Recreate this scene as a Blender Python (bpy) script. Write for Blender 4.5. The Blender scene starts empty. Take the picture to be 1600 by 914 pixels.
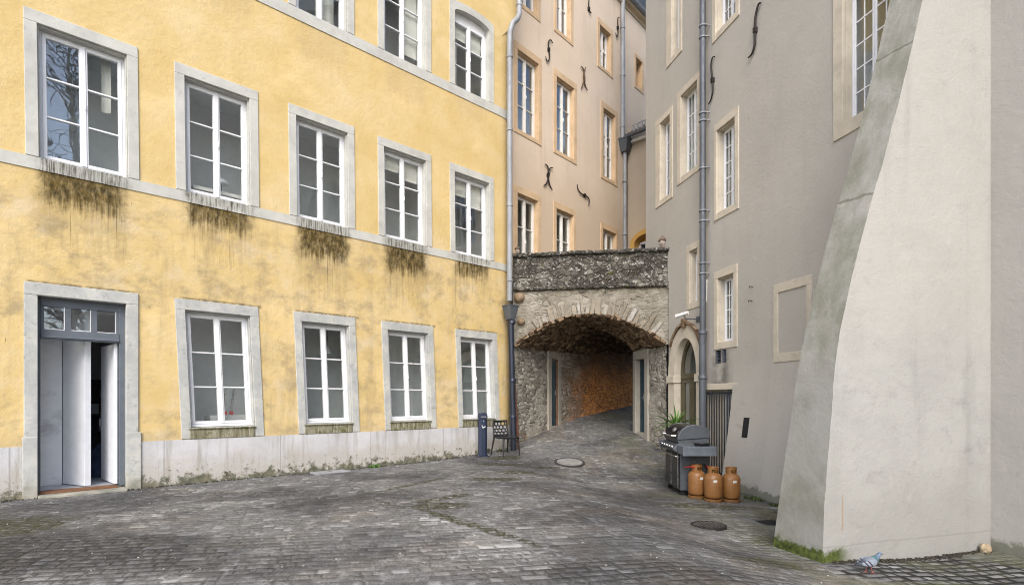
import bpy, bmesh, math, random
from mathutils import Vector, Matrix, noise as mnoise
from mathutils.geometry import tessellate_polygon
random.seed(11)
SC = bpy.context.scene
COL = SC.collection
PI = math.pi
R = math.radians
CAMH = 1.45
FOC = 850.0      # focal length in pixels of the 1600 px wide photograph

# ------------------------------------------------------------------ helpers: geometry
class MB:
    """collects faces, links them as ONE mesh object"""
    def __init__(s): s.v = []; s.f = []; s.xf = None
    def pt(s, p):
        if s.xf: p = s.xf(*p)
        s.v.append(tuple(p)); return len(s.v) - 1
    def face(s, pts): s.f.append([s.pt(p) for p in pts]); return s
    def box(s, x0, x1, y0, y1, z0, z1):
        if x1 < x0: x0, x1 = x1, x0
        if y1 < y0: y0, y1 = y1, y0
        if z1 < z0: z0, z1 = z1, z0
        i = [s.pt((x, y, z)) for z in (z0, z1) for y in (y0, y1) for x in (x0, x1)]
        for q in ((0, 2, 3, 1), (4, 5, 7, 6), (0, 1, 5, 4), (2, 6, 7, 3), (0, 4, 6, 2), (1, 3, 7, 5)):
            s.f.append([i[k] for k in q])
        return s
    def hexa(s, b, t):
        """bottom ring b and top ring t, any number of points"""
        n = len(b); ib = [s.pt(p) for p in b]; it = [s.pt(p) for p in t]
        s.f.append(ib[::-1]); s.f.append(it)
        for k in range(n): s.f.append([ib[k], ib[(k + 1) % n], it[(k + 1) % n], it[k]])
        return s
    def prism_y(s, poly, y0, y1):
        """(x,z) outline extruded along y"""
        return s.hexa([(x, y0, z) for x, z in poly], [(x, y1, z) for x, z in poly])
    def prism_x(s, poly, x0, x1):
        return s.hexa([(x0, y, z) for y, z in poly], [(x1, y, z) for y, z in poly])
    def ring_y(s, inner, outer, y0, y1):
        """band between two open (x,z) polylines, extruded in y"""
        for k in range(len(inner) - 1):
            a, b, c, d = inner[k], inner[k + 1], outer[k + 1], outer[k]
            s.face([(a[0], y0, a[1]), (b[0], y0, b[1]), (c[0], y0, c[1]), (d[0], y0, d[1])])
            s.face([(a[0], y0, a[1]), (a[0], y1, a[1]), (b[0], y1, b[1]), (b[0], y0, b[1])])
            s.face([(d[0], y0, d[1]), (c[0], y0, c[1]), (c[0], y1, c[1]), (d[0], y1, d[1])])
        for k in (0, -1):
            a, d = inner[k], outer[k]
            s.face([(a[0], y0, a[1]), (d[0], y0, d[1]), (d[0], y1, d[1]), (a[0], y1, a[1])])
        return s
    def tube(s, path, r, n=10, caps=True):
        P = [Vector(p) for p in path]
        rs = r if isinstance(r, (list, tuple)) else [r] * len(P)
        rings = []; up = None
        for k, p in enumerate(P):
            a = P[max(k - 1, 0)]; b = P[min(k + 1, len(P) - 1)]
            t = (b - a)
            if t.length < 1e-9: t = Vector((0, 0, 1))
            t.normalize()
            if up is None:
                up = Vector((0, 0, 1)) if abs(t.z) < .9 else Vector((1, 0, 0))
            u = t.cross(up)
            if u.length < 1e-6: u = t.cross(Vector((0, 1, 0)))
            u.normalize(); w = u.cross(t); up = w if w.length > 0 else up
            rings.append([s.pt(p + (u * math.cos(2 * PI * j / n) + w * math.sin(2 * PI * j / n)) * rs[k]) for j in range(n)])
        for a, b in zip(rings, rings[1:]):
            for j in range(n): s.f.append([a[j], a[(j + 1) % n], b[(j + 1) % n], b[j]])
        if caps: s.f.append(rings[0][::-1]); s.f.append(rings[-1])
        return s
    def lathe(s, prof, c=(0, 0, 0), n=24, sx=1, sy=1, ring=False):
        rings = [[s.pt((c[0] + r * sx * math.cos(2 * PI * j / n), c[1] + r * sy * math.sin(2 * PI * j / n), c[2] + z)) for j in range(n)] for r, z in prof]
        for a, b in zip(rings, rings[1:]):
            for j in range(n): s.f.append([a[j], a[(j + 1) % n], b[(j + 1) % n], b[j]])
        if ring:
            a, b = rings[-1], rings[0]
            for j in range(n): s.f.append([a[j], a[(j + 1) % n], b[(j + 1) % n], b[j]])
        else: s.f.append(rings[0][::-1]); s.f.append(rings[-1])
        return s
    def loft(s, rings):
        I = [[s.pt(p) for p in r] for r in rings]; n = len(I[0])
        for a, b in zip(I, I[1:]):
            for j in range(n): s.f.append([a[j], a[(j + 1) % n], b[(j + 1) % n], b[j]])
        s.f.append(I[0][::-1]); s.f.append(I[-1]); return s
    def grid(s, fn, nu, nv):
        I = [[s.pt(fn(i / nu, j / nv)) for i in range(nu + 1)] for j in range(nv + 1)]
        for j in range(nv):
            for i in range(nu): s.f.append([I[j][i], I[j][i + 1], I[j + 1][i + 1], I[j + 1][i]])
        return s
    def sheet(s, outer, holes, y=0.0):
        """flat (x,z) sheet with holes"""
        loops = [[Vector((x, z, 0)) for x, z in outer]] + [[Vector((x, z, 0)) for x, z in h] for h in holes]
        flat = [p for l in loops for p in l]
        idx = [s.pt((p.x, y, p.y)) for p in flat]
        for t in tessellate_polygon(loops): s.f.append([idx[k] for k in t])
        return s
    def build(s, name, mat, parent=None, smooth=None, bevel=0, seg=2, weld=False):
        me = bpy.data.meshes.new(name); me.from_pydata(s.v, [], s.f)
        bm = bmesh.new(); bm.from_mesh(me)
        if weld: bmesh.ops.remove_doubles(bm, verts=bm.verts, dist=1e-5)
        bmesh.ops.recalc_face_normals(bm, faces=bm.faces); bm.to_mesh(me); bm.free()
        me.materials.append(mat)
        if smooth is not None:
            for p in me.polygons: p.use_smooth = True
            me.set_sharp_from_angle(angle=R(smooth))
        o = bpy.data.objects.new(name, me); COL.objects.link(o)
        if parent: o.parent = parent
        if bevel:
            b = o.modifiers.new('bevel', 'BEVEL'); b.width = bevel; b.segments = seg; b.limit_method = 'ANGLE'; b.angle_limit = R(40)
        return o

def tag(o, label=None, cat=None, group=None, kind=None):
    if label: o['label'] = label
    if cat: o['category'] = cat
    if group: o['group'] = group
    if kind: o['kind'] = kind
    return o
def thing(name, label, cat, loc=(0, 0, 0), rz=0, group=None):
    o = bpy.data.objects.new(name, None); COL.objects.link(o); o.empty_display_size = .2
    o.location = loc; o.rotation_euler = (0, 0, rz)
    return tag(o, label, cat, group)
def dup(root, loc, rz, label, group=None):
    r = root.copy(); COL.objects.link(r); r.location = loc; r.rotation_euler = (0, 0, rz); r['label'] = label
    if group: r['group'] = group
    for ch in list(root.children):
        c = ch.copy(); COL.objects.link(c); c.parent = r
        for g in list(ch.children):
            d = g.copy(); COL.objects.link(d); d.parent = c
    return r

class Frame:
    """vertical wall plane: x along the wall, y into the building, z up"""
    def __init__(s, ox, oy, dx, dy):
        l = math.hypot(dx, dy); s.o = (ox, oy); s.c = dx / l; s.s = dy / l; s.rz = math.atan2(dy, dx)
    def w2l(s, X, Y):
        a, b = X - s.o[0], Y - s.o[1]
        return (a * s.c + b * s.s, -a * s.s + b * s.c)
    def l2w(s, x, y): return (s.o[0] + x * s.c - y * s.s, s.o[1] + x * s.s + y * s.c)
    def at(s, u, v, depth=0.0):
        """(x, z) of the wall point measured at photo pixel u, v"""
        k = (u - 800) / FOC
        cx, cy = s.w2l(0, 0); dx = k * s.c + s.s; dy = -k * s.s + s.c
        t = (depth - cy) / dy
        return (cx + dx * t, CAMH - (v - 624) / FOC * t)
    def x(s, u): return s.at(u, 624)[0]
YF = Frame(-7.294, 7.75, 915 / 850, 1)
PF = Frame(0.0, 15.2, 760 / 850, 1)
GF = Frame(3.99, 13.9, .2294, -1)
TF = Frame(.03, 14.56, 3.97, -.62)

def sstep(a, b, x):
    t = min(1, max(0, (x - a) / (b - a))); return t * t * (3 - 2 * t)
def lerp_tab(tab, x):
    if x <= tab[0][0]: return tab[0][1]
    for (a, p), (b, q) in zip(tab, tab[1:]):
        if x <= b: return p + (q - p) * (x - a) / (b - a)
    return tab[-1][1]
def ground_z(X, Y):
    gx, gy = GF.w2l(X, Y); dr = -gy
    low = -.275 * sstep(4.7, 2.5, dr) - .06 * sstep(2.4, 1.0, dr)
    low *= 1 - sstep(10.9, 13.6, Y)
    low *= sstep(-22, -4, Y)
    ramp = lerp_tab([(12.4, 0), (13.6, .06), (14.5, .19), (15.5, .4), (17, .64), (18.6, 1.03), (20, 1.3), (22, 1.6)], Y)
    dx, dy = 4.51, 5.4; l = math.hypot(dx, dy)
    sd = ((X - .09) * dy - (Y - 14.6) * dx) / l          # >0 right of the passage's left wall
    ramp *= sstep(-1.3, -.75, sd)
    ramp *= 1 - sstep(26, 40, Y)
    und = .012 * mnoise.noise(Vector((X * .5, Y * .5, 3.1))) if (abs(X) < 30 and -10 < Y < 30) else 0
    yx, yy = YF.w2l(X, Y)
    return low + ramp + und * sstep(0, -1.2, yy)

# ------------------------------------------------------------------ helpers: materials
class Mat:
    def __init__(s, name):
        s.m = bpy.data.materials.new(name); s.m.use_nodes = True
        s.t = s.m.node_tree; s.t.nodes.clear()
        s.out = s.t.nodes.new('ShaderNodeOutputMaterial')
        s.b = s.t.nodes.new('ShaderNodeBsdfPrincipled')
        s.t.links.new(s.b.outputs[0], s.out.inputs[0])
        s._obj = None
    def put(s, inp, v):
        if isinstance(v, bpy.types.NodeSocket): s.t.links.new(v, inp)
        elif isinstance(v, (tuple, list)) and len(v) == 3 and inp.type == 'RGBA': inp.default_value = (*v, 1)
        else: inp.default_value = v
    def n(s, typ, props=None, **ins):
        nd = s.t.nodes.new('ShaderNode' + typ)
        for k, v in (props or {}).items(): setattr(nd, k, v)
        for k, v in ins.items(): s.put(nd.inputs[k.replace('_', ' ')], v)
        return nd
    @property
    def obj(s):
        if s._obj is None: s._obj = s.n('TexCoord').outputs['Object']
        return s._obj
    def ma(s, op, a, b=0.0, clamp=False):
        nd = s.n('Math', {'operation': op, 'use_clamp': clamp}); s.put(nd.inputs[0], a); s.put(nd.inputs[1], b); return nd.outputs[0]
    def vm(s, op, a, b):
        nd = s.n('VectorMath', {'operation': op}); s.put(nd.inputs[0], a); s.put(nd.inputs[1], b); return nd.outputs[0]
    def sc(s, v, k): return s.vm('MULTIPLY', v, k)
    def noise(s, scale, detail=4, rough=.55, vec=None, col=False, dist=0):
        nd = s.n('TexNoise', Vector=vec or s.obj, Scale=scale, Detail=detail, Roughness=rough, Distortion=dist)
        return nd.outputs['Color' if col else 'Fac']
    def sep(s, v):
        nd = s.n('SeparateXYZ'); s.put(nd.inputs[0], v); return nd.outputs
    def comb(s, x, y, z):
        nd = s.n('CombineXYZ', X=x, Y=y, Z=z); return nd.outputs[0]
    def ss(s, x, a, b, lo=0.0, hi=1.0):
        nd = s.n('MapRange', {'interpolation_type': 'SMOOTHSTEP'})
        s.put(nd.inputs['Value'], x); s.put(nd.inputs['From Min'], a); s.put(nd.inputs['From Max'], b)
        s.put(nd.inputs['To Min'], lo); s.put(nd.inputs['To Max'], hi); return nd.outputs[0]
    def ramp(s, f, stops):
        nd = s.n('ValToRGB'); s.put(nd.inputs[0], f); e = nd.color_ramp.elements
        while len(e) < len(stops): e.new(.5)
        for k, (p, c) in enumerate(stops): e[k].position = p; e[k].color = (*c, 1)
        return nd.outputs[0]
    def mix(s, f, a, b, blend='MIX'):
        nd = s.n('Mix', {'data_type': 'RGBA', 'blend_type': blend}); s.put(nd.inputs[0], f); s.put(nd.inputs[6], a); s.put(nd.inputs[7], b); return nd.outputs[2]
    def warp(s, amt, scale, vec=None):
        c = s.noise(scale, 2, .5, vec, True)
        c = s.vm('SUBTRACT', c, (.5, .5, .5)); return s.vm('ADD', vec or s.obj, s.sc(c, (amt, amt, amt)))
    def bump(s, h, strength=.5, dist=.01, nrm=None):
        nd = s.n('Bump', Height=h, Strength=strength, Distance=dist)
        if nrm: s.put(nd.inputs['Normal'], nrm)
        return nd.outputs[0]
    def fin(s, col, rough=.9, nrm=None, metal=0.0, spec=.35):
        s.put(s.b.inputs['Base Color'], col); s.put(s.b.inputs['Roughness'], rough); s.put(s.b.inputs['Metallic'], metal)
        s.put(s.b.inputs['Specular IOR Level'], spec)
        if nrm: s.put(s.b.inputs['Normal'], nrm)
        return s.m
def plain(name, col, rough=.6, metal=0.0, var=.12, bump=.0, spec=.4, scale=6):
    m = Mat(name); f = m.noise(scale, 5, .6)
    dark = tuple(c * (1 - var) for c in col); light = tuple(min(1, c * (1 + var)) for c in col)
    c = m.ramp(f, [(.3, dark), (.7, light)])
    r = m.ss(m.noise(scale * 3, 3), .2, .8, max(.03, rough - .08), min(1, rough + .08))
    return m.fin(c, r, m.bump(m.noise(scale * 12, 3), bump, .004) if bump else None, metal, spec)

def stones(name, tones, bump=.6, rough=.93):
    m = Mat(name); r = m.n('NewGeometry').outputs['Random Per Island']
    c = m.ramp(r, tones); c = m.mix(m.ss(m.noise(9, 6, .7), .38, .72, 0, .6), c, tuple(q * .5 for q in tones[1][1]))
    return m.fin(c, rough, m.bump(m.noise(16, 6, .7), bump, .012), spec=.15)
def sill_streaks(m, ztop, length, half, x0=.945, per=1.915):
    """run-off stains hanging below each window sill"""
    x, y, z = m.sep(m.obj)
    k = m.ma('MODULO', m.ma('ADD', x, per * 4.5 - x0), per)
    k = m.ma('ABSOLUTE', m.ma('SUBTRACT', k, per / 2))
    k = m.ma('ADD', k, m.ma('MULTIPLY', m.ma('SUBTRACT', m.noise(5, 4, .6), .5), .34))
    wide = m.ss(k, half + .10, half - .10)
    # each window gets its own strength and length
    cell = m.ma('FLOOR', m.ma('DIVIDE', m.ma('ADD', x, per * .5 - x0), per))
    rnd = m.n('TexWhiteNoise', {'noise_dimensions': '1D'}, W=cell).outputs['Value']
    fall = m.ss(z, ztop - length, ztop)
    top = m.ma('LESS_THAN', z, ztop)
    st = m.noise(1, 5, .65, m.comb(m.ma('MULTIPLY', x, 17.0), 0.0, m.ma('MULTIPLY', z, 1.1)))
    bl = m.noise(4.5, 5, .6)
    a = m.ma('ADD', m.ma('MULTIPLY', st, .75), m.ma('MULTIPLY', bl, .55))
    a = m.ma('ADD', a, m.ma('MULTIPLY', m.ma('SUBTRACT', rnd, .5), .26))
    a = m.ma('MULTIPLY', m.ss(m.ma('ADD', a, m.ma('MULTIPLY', fall, .62)), .86, 1.16), wide)
    a = m.ma('MULTIPLY', a, m.ss(fall, 0, .12))
    a = m.ma('MULTIPLY', a, m.ss(m.noise(13, 5, .75, m.sc(m.obj, (1, 1, .45))), .28, .60, .5, 1.0))
    return m.ma('MULTIPLY', a, top)

def mat_yellow():
    m = Mat('yellow_stucco'); x, y, z = m.sep(m.obj)
    c = m.ramp(m.noise(1.1, 6, .62, dist=.4), [(.28, (.545, .40, .165)), (.5, (.60, .455, .215)), (.75, (.65, .515, .29))])
    c = m.mix(m.ss(m.noise(5.5, 6, .7), .5, .8, 0, .45), c, (.58, .385, .125))
    c = m.mix(m.ss(m.noise(.55, 3, .5, m.sc(m.obj, (1, 1, 1.6))), .52, .7, 0, .35), c, (.76, .58, .30))
    # grime on the lower storey
    low = m.ss(z, 5.4, 4.3, 0, 1)
    g = m.noise(2.3, 7, .68, m.sc(m.obj, (1, 1, 1.35)))
    g2 = m.noise(.8, 4, .6)
    gm = m.ma('MULTIPLY', m.ss(m.ma('ADD', g, m.ma('MULTIPLY', g2, .6)), .76, 1.02), low)
    c = m.mix(m.ma('MULTIPLY', gm, .68), c, (.29, .23, .14))
    rn = m.noise(1, 5, .65, m.comb(m.ma('MULTIPLY', x, 3.2), 0.0, m.ma('MULTIPLY', z, .35)))
    c = m.mix(m.ma('MULTIPLY', m.ss(rn, .50, .72), m.ma('MULTIPLY', low, .45)), c, (.31, .24, .14))
    pale = m.ma('MULTIPLY', m.ss(m.noise(1.7, 5, .6, m.sc(m.obj, (1, 1, 1.2))), .5, .7), low)
    c = m.mix(m.ma('MULTIPLY', pale, .6), c, (.60, .50, .34))
    # small dark nicks
    nk = m.noise(1, 2, .5, m.sc(m.obj, (26, 1, 5.5)))
    c = m.mix(m.ma('MULTIPLY', m.ss(nk, .745, .79, 0, .75), m.ss(z, 5.4, 4.4)), c, (.07, .05, .025))
    # faint run-off under the upper band, heavy below the sills of the first floor
    f2 = sill_streaks(m, 8.88, 1.3, .5)
    c = m.mix(m.ma('MULTIPLY', f2, .22), c, (.34, .25, .15))
    st = sill_streaks(m, 4.84, .95, .5)
    halo = sill_streaks(m, 4.84, 2.0, .58)
    c = m.mix(m.ma('MULTIPLY', halo, .34), c, (.22, .17, .09))
    # thin long drips
    kk = m.ma('ABSOLUTE', m.ma('SUBTRACT', m.ma('MODULO', m.ma('ADD', x, 1.915 * 4.5 - .945), 1.915), .9575))
    dr = m.noise(1, 3, .6, m.comb(m.ma('MULTIPLY', x, 30.0), 0.0, m.ma('MULTIPLY', z, .45)))
    dr = m.ma('MULTIPLY', m.ma('MULTIPLY', m.ss(dr, .60, .68), m.ss(kk, .62, .50)), m.ma('MULTIPLY', m.ss(m.ma('ADD', z, m.ma('MULTIPLY', m.noise(2, 3), .9)), 3.95, 4.7), m.ma('LESS_THAN', z, 4.84)))
    c = m.mix(m.ma('MULTIPLY', dr, .75), c, (.075, .058, .03))
    # a sooty line of run-off along the heads of the ground-floor surrounds
    kx = m.ma('ABSOLUTE', m.ma('SUBTRACT', m.ma('MODULO', m.ma('ADD', x, 1.958 * 4.5 - .945), 1.958), .979))
    sl = m.ma('MULTIPLY', m.ss(m.ma('ABSOLUTE', m.ma('SUBTRACT', z, 3.17)), .05, .012), m.ss(kx, .70, .62))
    c = m.mix(m.ma('MULTIPLY', sl, m.ss(m.noise(12, 5, .7), .32, .6, .1, .8)), c, (.06, .05, .03))
    c = m.mix(m.ma('MULTIPLY', st, 1.0), c, m.ramp(m.noise(9, 4), [(.35, (.028, .022, .010)), (.7, (.12, .08, .02))]))
    # damp foot
    ft = m.ss(m.ma('ADD', z, m.ma('MULTIPLY', m.noise(3, 5), -.5)), .75, .45)
    c = m.mix(m.ma('MULTIPLY', ft, .35), c, (.33, .27, .17))
    h = m.ma('ADD', m.ma('MULTIPLY', m.noise(2.2, 5, .6), 2.2), m.ma('ADD', m.noise(11, 5, .6), m.ma('MULTIPLY', m.noise(70, 3, .6), .35)))
    return m.fin(c, .93, m.bump(h, .55, .016), spec=.2)

def mat_stone(name='pale_limestone', base=(.50, .50, .46), streak=True, dark=.6):
    m = Mat(name); x, y, z = m.sep(m.obj)
    c = m.ramp(m.noise(2.2, 6, .65), [(.3, tuple(b * .80 for b in base)), (.55, base), (.8, tuple(min(1, b * 1.14) for b in base))])
    c = m.mix(m.ss(m.noise(6, 6, .7), .55, .75, 0, .5), c, tuple(b * .62 for b in base))
    c = m.mix(m.ss(m.noise(24, 3, .6), .62, .72, 0, .35), c, tuple(b * .5 for b in base))
    if streak:
        st = sill_streaks(m, 5.02, .55, .54)
        tk = m.ss(m.noise(1, 4, .7, m.comb(m.ma('MULTIPLY', x, 38.0), 0.0, m.ma('MULTIPLY', z, 2.5))), .40, .62)
        c = m.mix(m.ma('MULTIPLY', st, m.ma('ADD', .25, m.ma('MULTIPLY', tk, .7))), c, (.05, .042, .024))
        lowz = m.ss(z, 4.0, 3.2)
        c = m.mix(m.ma('MULTIPLY', lowz, m.ss(m.noise(3.2, 6, .7), .38, .65, .1, .75)), c, (.33, .345, .35))
        c = m.mix(m.ma('MULTIPLY', lowz, m.ss(m.noise(9, 6, .75), .55, .68, 0, .5)), c, (.16, .165, .15))
        gz = m.ss(m.ma('ADD', z, m.ma('MULTIPLY', m.noise(9, 5), .5)), .62, .18)
        c = m.mix(m.ma('MULTIPLY', gz, .75), c, m.ramp(m.noise(4), [(.4, (.10, .10, .05)), (.6, (.30, .27, .20))]))
    return m.fin(c, .9, m.bump(m.ma('ADD', m.noise(14, 5, .6), m.ma('MULTIPLY', m.noise(60, 3), .4)), .45, .007), spec=.25)

def mat_sill():
    m = Mat('mossy_sill_stone'); x, y, z = m.sep(m.obj)
    st = m.noise(1, 5, .7, m.comb(m.ma('MULTIPLY', x, 22.0), 0.0, m.ma('MULTIPLY', z, 2.0)))
    c = m.ramp(st, [(.35, (.10, .095, .05)), (.5, (.22, .205, .14)), (.68, (.40, .385, .31))])
    c = m.mix(m.ss(m.noise(8, 5, .7), .52, .66, 0, .85), c, (.075, .085, .02))
    return m.fin(c, .95, m.bump(m.noise(30, 5), .6, .008), spec=.15)

def mat_plinth():
    m = Mat('plinth_render'); x, y, z = m.sep(m.obj)
    c = m.ramp(m.noise(1.5, 6, .6), [(.3, (.42, .42, .425)), (.6, (.53, .53, .545)), (.8, (.60, .60, .615))])
    st = m.noise(1, 5, .65, m.comb(m.ma('MULTIPLY', x, 9.0), 0.0, m.ma('MULTIPLY', z, .8)))
    c = m.mix(m.ss(st, .46, .70, 0, .7), c, (.30, .29, .26))
    warm = m.ss(m.ma('ADD', z, m.ma('MULTIPLY', m.noise(2.0, 5, .65), -.9)), .15, -.2)
    c = m.mix(m.ma('MULTIPLY', warm, .5), c, (.36, .325, .26))
    mo = m.ma('ADD', m.ma('MULTIPLY', z, -.95), m.noise(5, 7, .72))
    c = m.mix(m.ss(mo, .315, .46, 0, .85), c, m.ramp(m.noise(7, 4), [(.4, (.045, .05, .02)), (.55, (.10, .10, .055)), (.7, (.20, .17, .11))]))
    chip = m.ss(m.noise(10, 7, .78), .565, .63)
    c = m.mix(m.ma('MULTIPLY', chip, m.ss(z, .48, .12)), c, (.06, .052, .035))
    jn = m.ma('ABSOLUTE', m.ma('SUBTRACT', m.ma('MODULO', m.ma('ADD', x, 40.35), 1.9), .55))
    c = m.mix(m.ss(jn, .014, .006, 0, .45), c, (.2, .19, .17))
    return m.fin(c, .93, m.bump(m.ma('ADD', m.noise(5, 5, .65), m.ma('MULTIPLY', m.noise(40, 4), .4)), .55, .014), spec=.2)

def mat_grey(name='grey_render', base=(.415, .392, .35), algae=False):
    m = Mat(name); x, y, z = m.sep(m.obj)
    c = m.ramp(m.noise(.5, 5, .55), [(.3, tuple(b * .93 for b in base)), (.7, tuple(b * 1.07 for b in base))])
    st = m.noise(1, 4, .6, m.comb(m.ma('MULTIPLY', x, 3.5), m.ma('MULTIPLY', y, 3.5), m.ma('MULTIPLY', z, .35)))
    c = m.mix(m.ss(st, .48, .8, 0, .28), c, tuple(b * .74 for b in base))
    c = m.mix(m.ss(m.noise(2.4, 6, .7), .56, .78, 0, .30), c, tuple(b * .70 for b in base))
    c = m.mix(m.ss(m.noise(1.2, 4, .6), .55, .75, 0, .25), c, tuple(b * 1.22 for b in base))
    if algae:
        c = m.mix(m.ss(m.noise(.8, 7, .7, m.sc(m.obj, (1, 1, 1.6))), .42, .66, 0, .38), c, tuple(b * .72 for b in base))
        c = m.mix(m.ss(m.noise(3.5, 7, .78), .54, .70, 0, .5), c, tuple(b * .66 for b in base))
        c = m.mix(m.ss(m.ma('ADD', z, m.ma('MULTIPLY', m.noise(.9, 4), 1.5)), 2.2, 3.6, 0, .4), c, (.45, .43, .385))
        c = m.mix(m.ss(st, .55, .8, 0, .30), c, (.22, .225, .205))
        c = m.mix(m.ss(m.ma('ADD', z, m.ma('MULTIPLY', m.noise(1.4, 5), -1.4)), .35, -.55, 0, .55), c, (.25, .245, .225))
        c = m.mix(m.ss(m.noise(1.9, 6, .7, m.vm('ADD', m.obj, (4, 4, 4))), .62, .74, 0, .4), c, tuple(min(1, b * 1.3) for b in base))
        c = m.mix(m.ss(m.noise(30, 4, .7), .64, .70, 0, .35), c, (.13, .125, .11))
    # scuffs near the foot
    sc = m.ma('MULTIPLY', m.ss(m.noise(1.8, 7, .75, m.sc(m.obj, (1, 1, 2.2))), .56, .72), m.ss(z, 2.9, 1.2))
    c = m.mix(m.ma('MULTIPLY', sc, .35), c, tuple(b * .5 for b in base))
    if algae:
        nz = m.sep(m.n('NewGeometry').outputs['Normal'])[2]
        al = m.ma('MULTIPLY', m.ss(nz, .05, .22), m.ss(m.noise(1.3, 6, .65, m.sc(m.obj, (2.5, 2.5, .8))), .36, .62))
        c = m.mix(m.ma('MULTIPLY', al, .68), c, (.135, .135, .085))
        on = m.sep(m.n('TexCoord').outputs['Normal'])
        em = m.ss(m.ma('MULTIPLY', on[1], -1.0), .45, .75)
        c = m.mix(m.ma('MULTIPLY', em, m.ss(m.noise(.9, 5, .6), .3, .7, .35, .65)), c, (.245, .24, .21))  # end face toned darker: its weaker light painted in, together with grime
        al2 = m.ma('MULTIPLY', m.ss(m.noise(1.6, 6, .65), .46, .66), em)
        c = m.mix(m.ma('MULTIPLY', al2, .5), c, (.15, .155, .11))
        # hairline cracks across the slope
        for zc, tilt in ((3.83, .1), (5.6, .1)):
            d = m.ma('ABSOLUTE', m.ma('SUBTRACT', m.ma('ADD', z, m.ma('ADD', m.ma('MULTIPLY', x, tilt), m.ma('MULTIPLY', m.noise(5, 3), .12))), zc + 7 * tilt))
            ck = m.ma('MULTIPLY', m.ss(d, .022, .006), m.ss(nz, .05, .15))
            c = m.mix(m.ma('MULTIPLY', ck, .6), c, (.09, .09, .06))
        # patch line of the render foot and the moss on it
        d = m.ma('ABSOLUTE', m.ma('SUBTRACT', m.ma('ADD', z, m.ma('MULTIPLY', m.noise(2, 4), .05)), -.08))
        c = m.mix(m.ss(d, .012, .004, 0, .35), c, tuple(b * .5 for b in base))
        mo = m.ma('ADD', m.ma('MULTIPLY', m.ma('ADD', z, .12), -3.2), m.ma('MULTIPLY', m.noise(9, 6, .7), .8))
        edge = m.ss(y, -2.1, -2.36)
        c = m.mix(m.ma('MULTIPLY', m.ss(mo, .40, .58), edge), c, m.ramp(m.noise(16, 4), [(.35, (.030, .042, .010)), (.65, (.10, .125, .03))]))
        # rust run
        rx = m.ma('ABSOLUTE', m.ma('ADD', y, 2.27))
        c = m.mix(m.ma('MULTIPLY', m.ss(rx, .016, .004, 0, .5), m.ma('MULTIPLY', m.ss(z, .0, .1), m.ss(z, .52, .35))), c, (.30, .16, .05))
    else:
        # soot below the little vents
        dx = m.ma('ABSOLUTE', m.ma('SUBTRACT', x, 2.22))
        so = m.ma('MULTIPLY', m.ma('MULTIPLY', m.ss(dx, .5, .08), m.ss(z, 1.55, 1.9)), m.ss(z, 2.75, 2.3))
        so = m.ma('MULTIPLY', so, m.ss(m.noise(3, 5), .3, .65))
        c = m.mix(m.ma('MULTIPLY', so, .8), c, (.05, .045, .04))
        mo = m.ma('ADD', m.ma('MULTIPLY', m.ma('ADD', z, .18), -2.6), m.ma('MULTIPLY', m.noise(8, 6, .7), .8))
        c = m.mix(m.ss(mo, .36, .55, 0, .7), c, (.10, .105, .06))
    h = m.ma('ADD', m.ma('MULTIPLY', m.noise(2.6, 4, .6), 1.4), m.ma('ADD', m.ma('MULTIPLY', m.noise(16, 4), .6), m.ma('MULTIPLY', m.noise(90, 2), .35)))
    return m.fin(c, .9, m.bump(h, .6, .014), spec=.25)

def mat_peach(name, a, b):
    m = Mat(name); x, y, z = m.sep(m.obj)
    c = m.ramp(m.noise(.6, 5, .6), [(.3, a), (.7, b)])
    c = m.mix(m.ss(m.noise(3, 6, .7), .52, .75, 0, .3), c, tuple(q * .75 for q in a))
    st = m.noise(1, 4, .6, m.comb(m.ma('MULTIPLY', x, 4.5), 0.0, m.ma('MULTIPLY', z, .4)))
    c = m.mix(m.ss(st, .52, .75, 0, .28), c, (.36, .29, .215))
    # the lower storeys turn to a greyer tone
    c = m.mix(m.ss(m.ma('ADD', z, m.ma('MULTIPLY', m.noise(.7, 4), 2.5)), 10.6, 8.2, 0, .7), c, (.50, .40, .29))
    return m.fin(c, .92, m.bump(m.ma('ADD', m.noise(6, 5), m.ma('MULTIPLY', m.noise(60, 3), .4)), .4, .012), spec=.2)

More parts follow.
